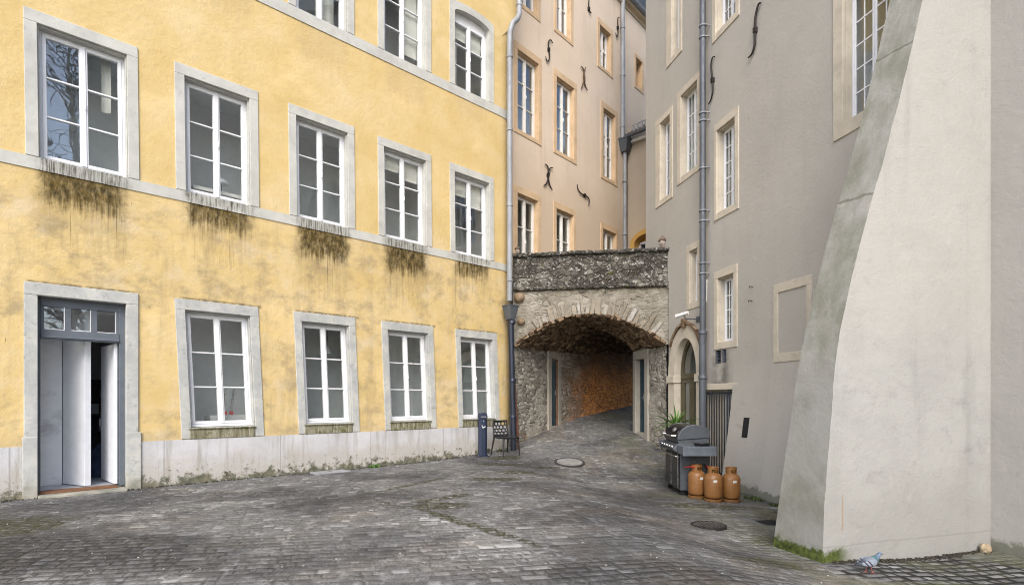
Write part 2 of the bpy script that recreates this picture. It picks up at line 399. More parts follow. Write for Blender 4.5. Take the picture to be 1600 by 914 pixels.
def mat_rubble(name, tones, mortar, scale=4.6, stretch=1.5, joint=.05, bump=.9, plaster=.35, extra=None, along=1.0):
    m = Mat(name)
    v = m.sc(m.warp(.16, 2.2), (along, along, stretch))
    e = m.n('TexVoronoi', {'feature': 'DISTANCE_TO_EDGE'}, Vector=v, Scale=scale).outputs['Distance']
    vc = m.n('TexVoronoi', {'feature': 'F1'}, Vector=v, Scale=scale).outputs['Color']
    cell = m.sep(vc)[0]
    c = m.ramp(cell, tones)
    c = m.mix(m.ss(m.noise(9, 6, .7), .4, .75, 0, .5), c, tuple(q * .55 for q in tones[0][1]))
    jm = m.ss(e, joint, joint * .35)
    mort = m.ramp(m.noise(18, 4), [(.35, tuple(q * .7 for q in mortar)), (.65, mortar)])
    c = m.mix(jm, c, mort)
    pl = m.ss(m.noise(.9, 5, .65), .62 - plaster * .3, .72 - plaster * .3)
    c = m.mix(m.ma('MULTIPLY', pl, .6), c, m.ramp(m.noise(3, 5, .7), [(.3, tuple(q * .8 for q in mortar)), (.7, tuple(min(1, q * 1.2) for q in mortar))]))
    h = m.ma('MULTIPLY', m.ss(e, 0, .16), m.ma('SUBTRACT', 1.0, m.ma('MULTIPLY', pl, .75)))
    h = m.ma('ADD', m.ma('MULTIPLY', h, m.ma('ADD', .6, m.ma('MULTIPLY', m.sep(vc)[1], .6))), m.ma('MULTIPLY', m.noise(14, 6, .7), .5))
    if extra: c = extra(m, c)
    return m.fin(c, .95, m.bump(h, bump, .05), spec=.15)

def extra_lichen(m, c):
    x, y, z = m.sep(m.obj)
    c = m.mix(m.ss(m.noise(1.6, 5, .6), .30, .58, .2, .92), c, (.048, .044, .037))
    c = m.mix(m.ss(m.noise(4, 5, .7), .58, .66, 0, .7), c, (.17, .155, .12))
    c = m.mix(m.ss(m.noise(6.5, 7, .76), .56, .61, 0, .75), c, (.40, .395, .36))
    c = m.mix(m.ss(m.noise(13, 5, .7, m.vm('ADD', m.obj, (2, 7, 4))), .60, .64, 0, .8), c, (.50, .49, .45))
    c = m.mix(m.ss(m.noise(3.1, 5, .65, m.vm('ADD', m.obj, (5, 3, 9))), .60, .66, 0, .9), c, (.075, .08, .022))
    return c
def extra_front(m, c):
    x, y, z = m.sep(m.obj)
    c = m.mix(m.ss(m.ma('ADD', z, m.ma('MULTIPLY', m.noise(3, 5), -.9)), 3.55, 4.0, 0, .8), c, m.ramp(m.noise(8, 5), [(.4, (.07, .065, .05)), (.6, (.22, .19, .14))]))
    c = m.mix(m.ss(m.noise(1.3, 6, .7, m.sc(m.obj, (1, 1, .6))), .46, .66, 0, .65), c, (.16, .14, .105))
    c = m.mix(m.ss(m.noise(7, 6, .7), .63, .68, 0, .5), c, (.50, .48, .43))
    return c
def extra_brick_glow(m, c):
    """far bend of the passage: brick, with its warm glow painted in as orange"""
    x, y, z = m.sep(m.obj)
    w = m.warp(.08, 3)
    e = m.n('TexVoronoi', {'feature': 'DISTANCE_TO_EDGE'}, Vector=m.sc(w, (1, 1, 1.8)), Scale=5.5).outputs['Distance']
    bc = m.ramp(m.noise(5, 6, .7), [(.3, (.30, .09, .02)), (.5, (.66, .24, .045)), (.72, (.80, .38, .10))])  # orange of the warm glow is put into the brick colour
    bc = m.mix(m.ss(e, .07, .02, 0, .85), bc, (.07, .03, .013))
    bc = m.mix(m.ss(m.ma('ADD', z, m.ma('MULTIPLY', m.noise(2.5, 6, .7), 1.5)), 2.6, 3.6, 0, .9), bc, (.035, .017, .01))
    k = m.ma('ADD', y, m.ma('MULTIPLY', m.ma('SUBTRACT', m.noise(2.2, 5), .5), 1.6))
    c = m.mix(m.ss(k, 2.7, 4.1), c, bc)
    gr = m.ss(m.ma('ADD', y, m.ma('MULTIPLY', m.noise(1.7, 4), .8)), 1.8, 3.4, 0, .35)
    c = m.mix(gr, c, (.22, .16, .11))
    rs = m.ss(m.ma('ADD', m.noise(2.4, 5, .6), m.ma('MULTIPLY', z, -.18)), .48, .6, 0, .5)
    c = m.mix(m.ma('MULTIPLY', rs, m.ss(x, 1.3, .2)), c, (.40, .22, .09))
    return c

def mat_cobble():
    m = Mat('worn_cobbles'); P = m.obj
    x, y, z = m.sep(P)
    flat = m.comb(x, y, 0.0)
    rot = m.n('VectorRotate', {'rotation_type': 'Z_AXIS'}, Vector=flat, Angle=R(-11)).outputs[0]
    def spot(cx, cy, rx, ry, rz=0):
        d = m.vm('SUBTRACT', flat, (cx, cy, 0))
        d = m.n('VectorRotate', {'rotation_type': 'Z_AXIS'}, Vector=d, Angle=-rz).outputs[0]
        d = m.sc(d, (1 / rx, 1 / ry, 0)); nd = m.n('VectorMath', {'operation': 'LENGTH'}); m.put(nd.inputs[0], d)
        q = m.ma('ADD', nd.outputs['Value'], m.ma('MULTIPLY', m.ma('SUBTRACT', m.noise(2.2, 5, .65, flat), .5), 1.3))
        return m.ss(q, 1.05, .6)
    clean = spot(4.6, 5.6, 1.5, .75)
    w = m.warp(.06, 1.6, m.warp(.022, 9.0, rot)); wx_, wy_, _ = m.sep(w)
    RH, CW = .122, .158
    yr = m.ma('DIVIDE', wy_, RH); row = m.ma('FLOOR', yr); fy = m.ma('FRACT', yr)
    rr = m.n('TexWhiteNoise', {'noise_dimensions': '1D'}, W=row)
    rc = m.sep(rr.outputs['Color'])
    xr = m.ma('ADD', m.ma('DIVIDE', wx_, m.ma('ADD', CW * .8, m.ma('MULTIPLY', rc[0], CW * .45))), m.ma('MULTIPLY', rc[1], 17.0))
    # stones of one row differ in width too
    xr = m.ma('ADD', xr, m.ma('MULTIPLY', m.ma('SINE', m.ma('ADD', m.ma('MULTIPLY', xr, 2.1), m.ma('MULTIPLY', rc[2], 6.0))), .26))
    colx = m.ma('FLOOR', xr); fx = m.ma('FRACT', xr)
    rnd3 = m.n('TexWhiteNoise', {'noise_dimensions': '2D'}, Vector=m.comb(colx, row, 0.0)).outputs['Color']; rs_ = m.sep(rnd3); rnd = rs_[0]
    ex = m.ma('MULTIPLY', m.ma('MINIMUM', fx, m.ma('SUBTRACT', 1.0, fx)), CW); ey = m.ma('MULTIPLY', m.ma('MINIMUM', fy, m.ma('SUBTRACT', 1.0, fy)), RH)
    ed = m.ma('SMOOTH_MIN', ex, ey); ed.node.inputs[2].default_value = .022
    ed = m.ma('ADD', ed, m.ma('MULTIPLY', m.ma('SUBTRACT', m.noise(14, 4, .65, flat), .5), .022))
    jt = m.ss(ed, m.ma('ADD', .019, m.ma('MULTIPLY', clean, .010)), m.ma('ADD', .003, m.ma('MULTIPLY', clean, .008))); dome = m.ss(ed, .0, .045)
    # where the joints are open and where they are silted up
    openj = m.ma('MAXIMUM', m.ss(m.noise(.75, 5, .6, flat), .42, .66, .06, .75), m.ma('MULTIPLY', m.ma('MAXIMUM', spot(-4.2, 5.0, 1.8, .8, R(-8)), spot(1.2, 4.6, 1.8, .35, 0)), .95))
    openj = m.ma('MAXIMUM', openj, clean)
    c = m.ramp(rnd, [(.05, (.115, .111, .111)), (.5, (.148, .143, .142)), (.93, (.175, .170, .167)), (.985, (.30, .293, .285))])
    c = m.mix(m.ss(m.noise(7, 6, .7, flat), .35, .75, 0, .55), c, (.085, .080, .078))
    c = m.mix(m.ss(m.noise(19, 5, .75, flat), .54, .68, 0, .55), c, (.27, .26, .25))
    grit = m.ramp(m.noise(55, 4, .7, flat), [(.3, (.045, .044, .041)), (.52, (.118, .113, .106)), (.72, (.235, .228, .215))])
    jcol = m.mix(clean, grit, (.022, .020, .016))
    silt = m.ss(m.noise(1.3, 6, .68, flat), .34, .58, .35, .97)
    silt = m.ma('MULTIPLY', silt, m.ma('SUBTRACT', 1.0, m.ma('MULTIPLY', clean, .9)))
    c = m.mix(silt, c, grit)
    c = m.mix(m.ma('MULTIPLY', jt, openj), c, m.mix(.5, jcol, (.03, .029, .026)))
    # pale worn streaks, brown litter
    c = m.mix(m.ss(m.noise(1.1, 5, .65, m.sc(flat, (1.0, 2.0, 1))), .56, .72, 0, .42), c, (.265, .255, .245))
    c = m.mix(m.ss(m.noise(3.3, 6, .75, m.vm('ADD', flat, (7, 2, 0))), .60, .70, 0, .5), c, (.075, .065, .05))
    c = m.mix(m.ma('MULTIPLY', m.ss(m.noise(.6, 3, .5, m.vm('ADD', flat, (3, 8, 0))), .5, .62), m.ss(x, -.4, 1.4)), c, m.mix(.55, c, (.15, .12, .09)))
    c = m.mix(m.ss(m.noise(2.1, 6, .7, m.vm('ADD', flat, (1, 5, 0))), .66, .74, 0, .55), c, (.035, .034, .032))
    # grit: pale and dark crumbs
    c = m.mix(m.ss(m.noise(75, 3, .75, flat), .57, .66, 0, .75), c, (.33, .325, .31))
    c = m.mix(m.ss(m.noise(48, 4, .75, m.vm('ADD', flat, (4, 1, 0))), .57, .66, 0, .8), c, (.035, .034, .032))
    c = m.mix(m.ss(m.noise(16, 6, .8, m.vm('ADD', flat, (1, 9, 0))), .57, .68, 0, .6), c, (.045, .043, .04))
    # trodden grit: streaky crumbs, lying along the wheel tracks
    trk = m.sc(rot, (4.6, 2.7, 1))
    t1 = m.noise(1.5, 7, .78, trk); t2 = m.noise(2.6, 6, .78, m.vm('ADD', trk, (7, 3, 0)))
    c = m.mix(m.ss(t1, .50, .66, 0, .85), c, (.275, .268, .258))
    c = m.mix(m.ss(t2, .52, .68, 0, .85), c, (.042, .040, .039))
    c = m.mix(m.ss(m.noise(4.2, 6, .8, m.vm('ADD', trk, (1, 6, 0))), .60, .68, 0, .8), c, (.36, .352, .34))
    # whole stones that are paler or darker than the rest
    c = m.mix(m.ma('MULTIPLY', m.ss(rs_[2], .93, .96), m.ma('MULTIPLY', m.ma('SUBTRACT', 1.0, jt), .55)), c, (.33, .325, .315))
    c = m.mix(m.ma('MULTIPLY', m.ss(rs_[2], .14, .09), m.ma('MULTIPLY', m.ma('SUBTRACT', 1.0, jt), .5)), c, (.06, .058, .057))
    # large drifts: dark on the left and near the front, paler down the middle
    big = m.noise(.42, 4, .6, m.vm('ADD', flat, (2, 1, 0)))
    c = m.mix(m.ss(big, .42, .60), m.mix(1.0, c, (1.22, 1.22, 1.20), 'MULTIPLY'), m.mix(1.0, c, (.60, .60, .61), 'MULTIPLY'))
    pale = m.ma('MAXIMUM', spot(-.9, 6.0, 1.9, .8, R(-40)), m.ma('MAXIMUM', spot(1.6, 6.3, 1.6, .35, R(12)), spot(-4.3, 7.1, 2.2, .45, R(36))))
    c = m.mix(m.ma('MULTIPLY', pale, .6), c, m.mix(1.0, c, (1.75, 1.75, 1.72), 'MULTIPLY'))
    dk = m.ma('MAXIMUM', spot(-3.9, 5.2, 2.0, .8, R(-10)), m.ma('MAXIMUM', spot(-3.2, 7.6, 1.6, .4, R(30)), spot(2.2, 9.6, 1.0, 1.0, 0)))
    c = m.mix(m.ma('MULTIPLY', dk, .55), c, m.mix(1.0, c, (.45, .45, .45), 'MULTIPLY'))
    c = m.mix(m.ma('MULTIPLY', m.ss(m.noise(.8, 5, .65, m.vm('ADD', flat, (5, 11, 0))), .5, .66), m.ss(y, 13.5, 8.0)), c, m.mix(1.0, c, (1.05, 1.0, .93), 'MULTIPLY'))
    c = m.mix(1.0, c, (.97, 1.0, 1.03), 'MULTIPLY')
    c = m.mix(m.ma('MULTIPLY', m.ma('MULTIPLY', jt, clean), .92), c, (.014, .013, .011))
    # moss in the joints
    ms = spot(-1.0, 7.45, .5, .28, R(8))
    for s_ in ((-.5, 6.34, 1.55, .13, R(-51.6)), (-1.0, 8.0, .7, .16, R(47)), (-1.75, 9.2, 1.3, .09, R(62)), (-.3, 9.9, .6, .28, 0), (.1, 11.0, .55, .3, R(45)), (-.3, 12.2, .7, .25, 0),
               (4.15, 8.0, .55, .9, 0), (3.3, 8.9, .9, .3, 0), (3.4, 6.7, .7, .3, R(20)), (-5.75, 6.1, .7, .8, 0), (4.2, 5.05, .9, .2, 0), (-.2, 13.2, .5, .4, R(20)), (2.6, 5.5, .5, .2, 0), (.75, 12.2, .5, .1, R(30))):
        ms = m.ma('MAXIMUM', ms, spot(*s_))
    jm = m.ma('ADD', m.ma('MULTIPLY', jt, .9), m.ss(m.noise(9, 6, .75, flat), .40, .55, 0, .8), True)
    c = m.mix(m.ma('MULTIPLY', m.ma('MULTIPLY', ms, jm), .95), c, m.ramp(m.noise(22, 4, .6, flat), [(.38, (.016, .016, .007)), (.55, (.045, .044, .014)), (.72, (.10, .092, .03))]))
    # damp green film along the walls on the right
    gf = m.ma('MULTIPLY', m.ss(x, 1.9, 3.6), m.ss(m.noise(1.2, 5, .6, m.vm('ADD', flat, (9, 9, 0))), .42, .62))
    c = m.mix(m.ma('MULTIPLY', gf, .5), c, (.13, .135, .07))
    h = m.ma('MULTIPLY', dome, m.ma('ADD', .30, m.ma('MULTIPLY', openj, 1.0)))
    h = m.ma('ADD', h, m.ma('MULTIPLY', rs_[1], .4))
    h = m.ma('ADD', h, m.ma('ADD', m.ma('MULTIPLY', m.noise(13, 5, .65, flat), .8), m.ma('MULTIPLY', m.noise(60, 4, .7, flat), .35)))
    r = m.ss(m.noise(4, 4, .6, flat), .3, .7, .62, .92)
    return m.fin(c, r, m.bump(h, .72, .03), spec=.3)

def mat_glass():
    m = Mat('window_glass'); t = m.t
    t.nodes.remove(m.b)
    tr = m.n('BsdfTransparent', Color=(.94, .97, .96)); gl = m.n('BsdfGlossy', Color=(.95, .97, 1.0), Roughness=.012)
    wav = m.bump(m.noise(1.6, 2, .5), .12, .02); m.put(gl.inputs['Normal'], wav)
    ge = m.n('NewGeometry'); dt = m.n('VectorMath', {'operation': 'DOT_PRODUCT'}); m.put(dt.inputs[0], ge.outputs['Incoming']); m.put(dt.inputs[1], ge.outputs['Normal'])
    cz = m.ma('ABSOLUTE', dt.outputs['Value']); k5 = m.ma('POWER', m.ma('SUBTRACT', 1.0, cz), 5.0)
    fr = m.n('Clamp', Value=m.ma('ADD', .16, m.ma('MULTIPLY', k5, .84)))
    mx = m.n('MixShader'); m.put(mx.inputs[0], fr.outputs[0]); t.links.new(tr.outputs[0], mx.inputs[1]); t.links.new(gl.outputs[0], mx.inputs[2])
    t.links.new(mx.outputs[0], m.out.inputs[0]); return m.m

def mat_zinc(name, col, rough=.42, metal=.7):
    m = Mat(name); x, y, z = m.sep(m.obj)
    c = m.ramp(m.noise(5, 5, .6, m.sc(m.obj, (1, 1, .35))), [(.3, tuple(q * .75 for q in col)), (.7, tuple(min(1, q * 1.15) for q in col))])
    return m.fin(c, m.ss(m.noise(7, 4), .3, .7, rough - .1, rough + .15), m.bump(m.noise(9, 3), .1, .01), metal, .5)

MT = {}
MT['yellow'] = mat_yellow(); MT['stone'] = mat_stone(); MT['sill'] = mat_sill(); MT['plinth'] = mat_plinth()
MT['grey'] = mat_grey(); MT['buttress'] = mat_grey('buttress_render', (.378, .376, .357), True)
MT['peach'] = mat_peach('peach_render', (.63, .515, .40), (.69, .58, .465)); MT['wing'] = mat_peach('beige_render', (.36, .30, .235), (.42, .36, .28))
MT['sand'] = mat_stone('sandstone_trim', (.55, .495, .40), False); MT['ochre'] = mat_stone('ochre_stone_trim', (.60, .44, .28), False)
MT['ochre_paint'] = plain('ochre_paint', (.52, .30, .08), .85)
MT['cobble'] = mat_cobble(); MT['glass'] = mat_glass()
MT['white'] = plain('white_window_paint', (.74, .75, .77), .45, var=.05, bump=.08)
MT['offwhite'] = plain('faded_window_paint', (.74, .72, .68), .55, var=.08, bump=.1)
MT['room'] = plain('pale_interior', (.70, .73, .74), .9, var=.06)
MT['roomdark'] = plain('dim_interior', (.48, .48, .48), .9, var=.1)
MT['zinc'] = mat_zinc('zinc_sheet', (.30, .315, .335), .6, .12); MT['zincdark'] = mat_zinc('painted_grey_pipe', (.10, .112, .13), .5, .2)
MT['castiron'] = mat_zinc('dark_blue_cast_iron', (.022, .028, .045), .4, .3)
MT['iron'] = plain('wrought_iron', (.03, .027, .025), .6, .5, .3)
MT['rusty'] = plain('rust_brown_iron', (.13, .085, .05), .8, .2, .35)
MT['doorgrey'] = plain('slate_grey_paint', (.105, .122, .145), .5, var=.12, bump=.1)
MT['doorleaf'] = plain('pale_door_paint', (.74, .76, .80), .5, var=.05)
MT['marble'] = Mat('stained_plaster').m
def _mar():
    m = Mat('stained_plaster2')
    c = m.ramp(m.noise(1.2, 6, .62, m.sc(m.obj, (1, 1, 2.0)), dist=.6), [(.35, (.50, .51, .53)), (.5, (.80, .81, .83)), (.7, (.88, .89, .90))])
    return m.fin(c, .9)
MT['marble'] = _mar()
MT['front'] = mat_rubble('gateway_rubble', [(.1, (.16, .142, .112)), (.5, (.26, .235, .19)), (.9, (.38, .355, .305))], (.29, .268, .225), 5.2, 1.6, .05, .8, .75, extra_front)
MT['lichen'] = mat_rubble('lichen_rubble', [(.1, (.10, .092, .08)), (.5, (.19, .175, .15)), (.9, (.33, .31, .27))], (.10, .092, .078), 6.5, 1.35, .035, .8, .3, extra_lichen)
MT['inner'] = mat_rubble('passage_rubble', [(.1, (.20, .18, .15)), (.5, (.34, .315, .27)), (.9, (.46, .435, .385))], (.36, .335, .285), 8.0, 1.25, .05, .9, .3, extra_brick_glow, .55)
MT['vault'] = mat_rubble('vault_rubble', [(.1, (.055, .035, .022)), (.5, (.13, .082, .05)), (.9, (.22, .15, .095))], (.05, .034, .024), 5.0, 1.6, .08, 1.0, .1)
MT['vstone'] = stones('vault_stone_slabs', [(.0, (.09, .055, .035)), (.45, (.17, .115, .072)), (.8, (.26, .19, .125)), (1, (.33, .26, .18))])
MT['voussoir'] = stones('arch_stone', [(.0, (.20, .17, .13)), (.3, (.28, .25, .20)), (.6, (.31, .27, .205)), (.88, (.37, .35, .31)), (1, (.42, .40, .37))])
MT['slate'] = plain('dark_slate', (.045, .05, .058), .6, var=.35, bump=.4, scale=9)
MT['tile'] = plain('weathered_roof_tile', (.12, .10, .085), .85, var=.4, bump=.6, scale=9)
MT['dark'] = plain('dark_void', (.015, .015, .016), .9)

def quad_rooms(mb, x0, x1, z0, z1, y0=.2, y1=1.5):
    """an interior seen through a window: back, sides, floor, ceiling"""
    mb.face([(x0, y1, z0), (x1, y1, z0), (x1, y1, z1), (x0, y1, z1)])
    mb.face([(x0, y0, z0), (x0, y1, z0), (x0, y1, z1), (x0, y0, z1)])
    mb.face([(x1, y0, z0), (x1, y1, z0), (x1, y1, z1), (x1, y0, z1)])
    mb.face([(x0, y0, z0), (x1, y0, z0), (x1, y1, z0), (x0, y1, z0)])
    mb.face([(x0, y0, z1), (x1, y0, z1), (x1, y1, z1), (x0, y1, z1)])

def arch_pts(x0, x1, zs, rise, n=14):
    """elliptic/segmental arch from x0 to x1, springing at zs"""
    c = (x0 + x1) / 2; a = (x1 - x0) / 2
    return [(c - a * math.cos(PI * k / n), zs + rise * math.sin(PI * k / n)) for k in range(n + 1)]

def window(parent, x0, x1, z0, z1, casing=.15, head=.18, foot=0.0, depth=.14, rows=3, cols=1, lean=0.0, arch=0.0,
           stone='stone', paint='white', sill=None, sillh=.19, fw=.055, label=None, casx=None, blinds=(), thin=False):
    """casement window: white frame (the part), with stone surround, glass and sill as sub-parts. Returns the hole."""
    def xf(x, y, z): return (x + lean * (z1 - z), y, z)
    f = MB(); f.xf = xf
    y0, y1 = depth, depth + (.045 if thin else .07)
    xm = (x0 + x1) / 2
    if arch:
        ap = arch_pts(x0, x1, z1 - arch, arch)
        f.ring_y([(p[0], z1 - arch - .09) for p in ap], ap, y0, y1)
        zt = z1 - arch
    else: zt = z1
    f.box(x0, x0 + fw, y0, y1, z0, zt); f.box(x1 - fw, x1, y0, y1, z0, zt)
    if not arch: f.box(x0 + fw, x1 - fw, y0 + .002, y1, zt - fw, zt)
    f.box(x0 + fw, x1 - fw, y0 + .002, y1, z0, z0 + fw)
    f.box(x0 + .01, x1 - .01, y0 - .022, y0, z0 + .008, z0 + fw * .8)          # drip rail
    ix0, ix1, iz0, iz1 = x0 + fw, x1 - fw, z0 + fw, (zt - .09 if arch else zt - fw)
    g = MB(); g.xf = xf
    sw = .034 if thin else .048
    ya, yb = (y0 + .004, y1 - .012) if thin else (y0 - .012, y1 - .015)
    for s0, s1 in ((ix0, xm - .004), (xm + .004, ix1)):
        f.box(s0, s0 + sw, ya, yb, iz0, iz1); f.box(s1 - sw, s1, ya, yb, iz0, iz1)
        f.box(s0 + sw, s1 - sw, ya + .002, yb, iz0, iz0 + sw); f.box(s0 + sw, s1 - sw, ya + .002, yb, iz1 - sw, iz1)
        a0, a1, b0, b1 = s0 + sw, s1 - sw, iz0 + sw, iz1 - sw
        for k in range(1, rows):
            zz = b0 + (b1 - b0) * k / rows
            f.box(a0, a1, ya + .008, yb - .005, zz - .012, zz + .012)
        for k in range(1, cols):
            xx = a0 + (a1 - a0) * k / cols
            f.box(xx - .011, xx + .011, ya + .010, yb - .006, b0, b1)
        yg = (ya + yb) / 2; t1, t2 = random.uniform(-.006, .006), random.uniform(-.008, .008); g.face([(a0 - .004, yg - t1 - t2, b0 - .004), (a1 + .004, yg + t1 - t2, b0 - .004), (a1 + .004, yg + t1 + t2, b1 + .004), (a0 - .004, yg - t1 + t2, b1 + .004)])
    if not thin: f.box(xm - .028, xm + .028, ya - .016, ya, iz0, iz1)                           # meeting stile
    if not thin: f.box(xm + .012, xm + .022, ya - .05, ya - .016, (iz0 + iz1) / 2 - .05, (iz0 + iz1) / 2 + .05)
    w = f.build('window', MT[paint], parent, bevel=.003, seg=1)
    if label: w['label'] = label
    g.build('pane', MT['glass'], w)
    c = MB(); c.xf = xf
    cl = casing; cr = casx if casx is not None else casing
    yo = -.022
    if arch:
        inn = [(x0, z0 - foot)] + ap + [(x1, z0 - foot)]
        # outer outline: same arch pushed out
        out = [(x0 - cl, z0 - foot)] + [(p[0] + (p[0] - xm) * (2 * cl / (x1 - x0)), p[1] + head) for p in ap] + [(x1 + cr, z0 - foot)]
        c.ring_y(inn, out, yo, depth + .09)
    else:
        c.box(x0 - cl, x0, yo, depth + .09, z0 - foot, z1); c.box(x1, x1 + cr, yo, depth + .09, z0 - foot, z1)
        c.box(x0 - cl, x1 + cr, yo, depth + .09, z1, z1 + head)
        # rebate fillet inside the surround
        c.box(x0, x0 + .018, .03, depth + .002, z0, z1 - .02); c.box(x1 - .018, x1, .03, depth + .002, z0, z1 - .02); c.box(x0, x1, .03, depth + .002, z1 - .02, z1)
    c.build('window_surround', MT[stone], w, bevel=.006, seg=1)
    if sill is not None:
        s = MB(); s.xf = xf
        s.box(x0 + .001, x1 - .001, sill[1], depth + .09, z0 - sillh, z0 - .003)
        s.box(x0 - .015, x1 + .015, sill[1] - .03, sill[1] + .02, z0 - .045, z0 - .006)
        s.build('window_sill', MT[sill[0]], w, bevel=.006, seg=1)
    elif foot:
        s = MB(); s.xf = xf; s.box(x0 - .001 + .002, x1 - .002, yo + .003, depth + .09, z0 - foot, z0 - .002)
        s.build('window_sill', MT[stone], w, bevel=.006, seg=1)
    if blinds:
        for side, drop in blinds:
            b = MB(); b.xf = xf
            a0, a1 = (ix0 + .03, xm - .03) if side == 0 else (xm + .03, ix1 - .03)
            b.grid(lambda p, q: (a0 + (a1 - a0) * p, y1 + .03 + .012 * math.sin(q * 9), iz1 - .02 - drop * q), 2, 16)
            b.build('roller_blind', MT['blind'], w, smooth=40)
    hole = [xf(x, 0, z)[::2] for x, z in ([(x0 - .02, z0 - .02)] + [(x1 + .02, z0 - .02)] + ([(x1 + .02, z1 + .02), (x0 - .02, z1 + .02)] if not arch else [(p[0], p[1] + .02) for p in ap[::-1]]))]
    return w, hole
MT['blind'] = plain('blind_fabric', (.60, .585, .53), .9, var=.04)

# ================================================================== ground and sky
def axis(lo, hi, fine0, fine1, st, coarse):
    a = [-240.0, -120, -60, -30]; a = [q for q in a if q < lo]
    q = lo
    out = a[:]
    while q < hi + 1e-6:
        out.append(q); q += st if fine0 <= q < fine1 else coarse
    return out + [q for q in (40.0, 80, 160, 300) if q > hi]
gx = axis(-16, 18, -9, 9.5, .16, 1.0); gy = axis(-12, 30, 2.5, 23, .16, 1.0)
g = MB()
I = [[g.pt((x, y, ground_z(x, y))) for x in gx] for y in gy]
for j in range(len(gy) - 1):
    for i in range(len(gx) - 1): g.f.append([I[j][i], I[j][i + 1], I[j + 1][i + 1], I[j + 1][i]])
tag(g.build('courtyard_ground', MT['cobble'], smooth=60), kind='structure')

# ================================================================== yellow building
yb = thing('yellow_building', 'yellow plastered building with pale stone window surrounds and mould stains under its sills', 'building', (*YF.o, 0), YF.rz)
holes = []
xs1 = [(57.7, 197.8), (288, 389.6), (462.3, 542.8), (599.5, 665), (710, 764)]
xs0 = [None, (291, 396), (472.5, 548.8), (606.4, 671.5), (720, 772)]
Z1A, Z1B = 5.02, 6.99
Z0A, Z0B = .965, 2.985
Z2A, Z2B = 9.09, 11.02
rooms = MB()
bl = {3: ((0, .30), (1, .42)), 4: ((0, .38), (1, .55))}
for k, (a, b) in enumerate(xs1):
    x0, x1 = YF.x(a), YF.x(b)
    w, h = window(yb, x0, x1, Z1A, Z1B, lean=.012, blinds=bl.get(k, ()))
    holes.append(h); quad_rooms(rooms, x0 - .35, x1 + .5, Z1A - .75, Z1B + .3)
for k, p in enumerate(xs0):
    if p is None: continue
    x0, x1 = YF.x(p[0]), YF.x(p[1])
    w, h = window(yb, x0 - .02, x1 - .06, Z0A, Z0B, foot=.19, lean=.045, sill=None)
    holes.append(h)
    quad_rooms(rooms, x0 - .35, x1 + .5, .12, Z0B + .3)
    s = MB(); s.box(x0 + .045, x1 + .02, -.030, .1, Z0A - .20, Z0A - .03)
    s.box(x0 + .03, x1 + .035, -.055, .02, Z0A - .03, Z0A - .005)
    s.build('window_sill', MT['sill'], w, bevel=.012)
for k in (2, 3, 4):
    x0, x1 = YF.x(xs1[k][0]), YF.x(xs1[k][1])
    w, h = window(yb, x0, x1, Z2A, Z2B if k == 4 else Z2B + .05, arch=.13 if k == 4 else 0, head=.17,
                  blinds=((1, 1.6),) if k == 3 else (((0, .35), (1, .5)) if k == 4 else ()))
    holes.append(h); quad_rooms(rooms, x0 - .35, x1 + .5, Z2A - .75, Z2B + .3)
rooms.build('room_interior', MT['room'], yb)
# doorway
dx0, dx1, dz0, dz1 = YF.x(59), YF.x(197), .06, 2.985
holes.append([(dx0 - .02, -.5), (dx1 + .02, -.5), (dx1 + .02, dz1 + .02), (dx0 - .02, dz1 + .02)])
XEND, RC = 9.55, .76
wl = MB()
TOPZ = 14.2
wl.sheet([(-9, -.5), (XEND, -.5), (XEND, TOPZ), (-9, TOPZ)], holes)
def curve_end(t):                # rounded corner of the house: angle t from the wall plane
    return (XEND + RC * math.sin(t), RC * (1 - math.cos(t)))
NA = 14; AMAX = R(88)
for k in range(NA):
    a, b = curve_end(AMAX * k / NA), curve_end(AMAX * (k + 1) / NA)
    wl.face([(a[0], a[1], -.5), (b[0], b[1], -.5), (b[0], b[1], TOPZ), (a[0], a[1], TOPZ)])
ce = curve_end(AMAX)
wl.face([(ce[0], ce[1], -.5), (ce[0] + .2, 9, -.5), (ce[0] + .2, 9, TOPZ), (ce[0], ce[1], TOPZ)])
wl.face([(-9, 0, -.5), (-9, 9, -.5), (-9, 9, TOPZ), (-9, 0, TOPZ)])
wl.face([(-9, 9, -.5), (ce[0] + .2, 9, -.5), (ce[0] + .2, 9, TOPZ), (-9, 9, TOPZ)])
wl.build('wall', MT['yellow'], yb, smooth=25, weld=True)
# square corner block corbelled out over the rounded corner
cb = MB()
q0 = [(XEND - .12, -.004), (XEND + .62, -.004), (XEND + .74, .7), (XEND - .1, .7)]
cb.hexa([(XEND + .02, -.003, 10.95), (XEND + .30, .10, 11.15), (XEND + .60, .55, 11.25), (XEND + .02, .6, 10.95)],
        [(XEND - .10, -.004, 11.62), (XEND + .60, -.004, 11.62), (XEND + .72, .7, 11.62), (XEND - .1, .7, 11.62)])
cb.hexa([(x, y, 11.62) for x, y in q0], [(x, y, TOPZ) for x, y in q0])
cb.build('corner_corbel', MT['yellow'], yb, smooth=30)
rf = MB(); rf.prism_x([(-.55, TOPZ), (9, TOPZ + 6.5), (9, TOPZ)], -9.3, XEND + 1.2)
rf.build('roof', MT['slate'], yb)
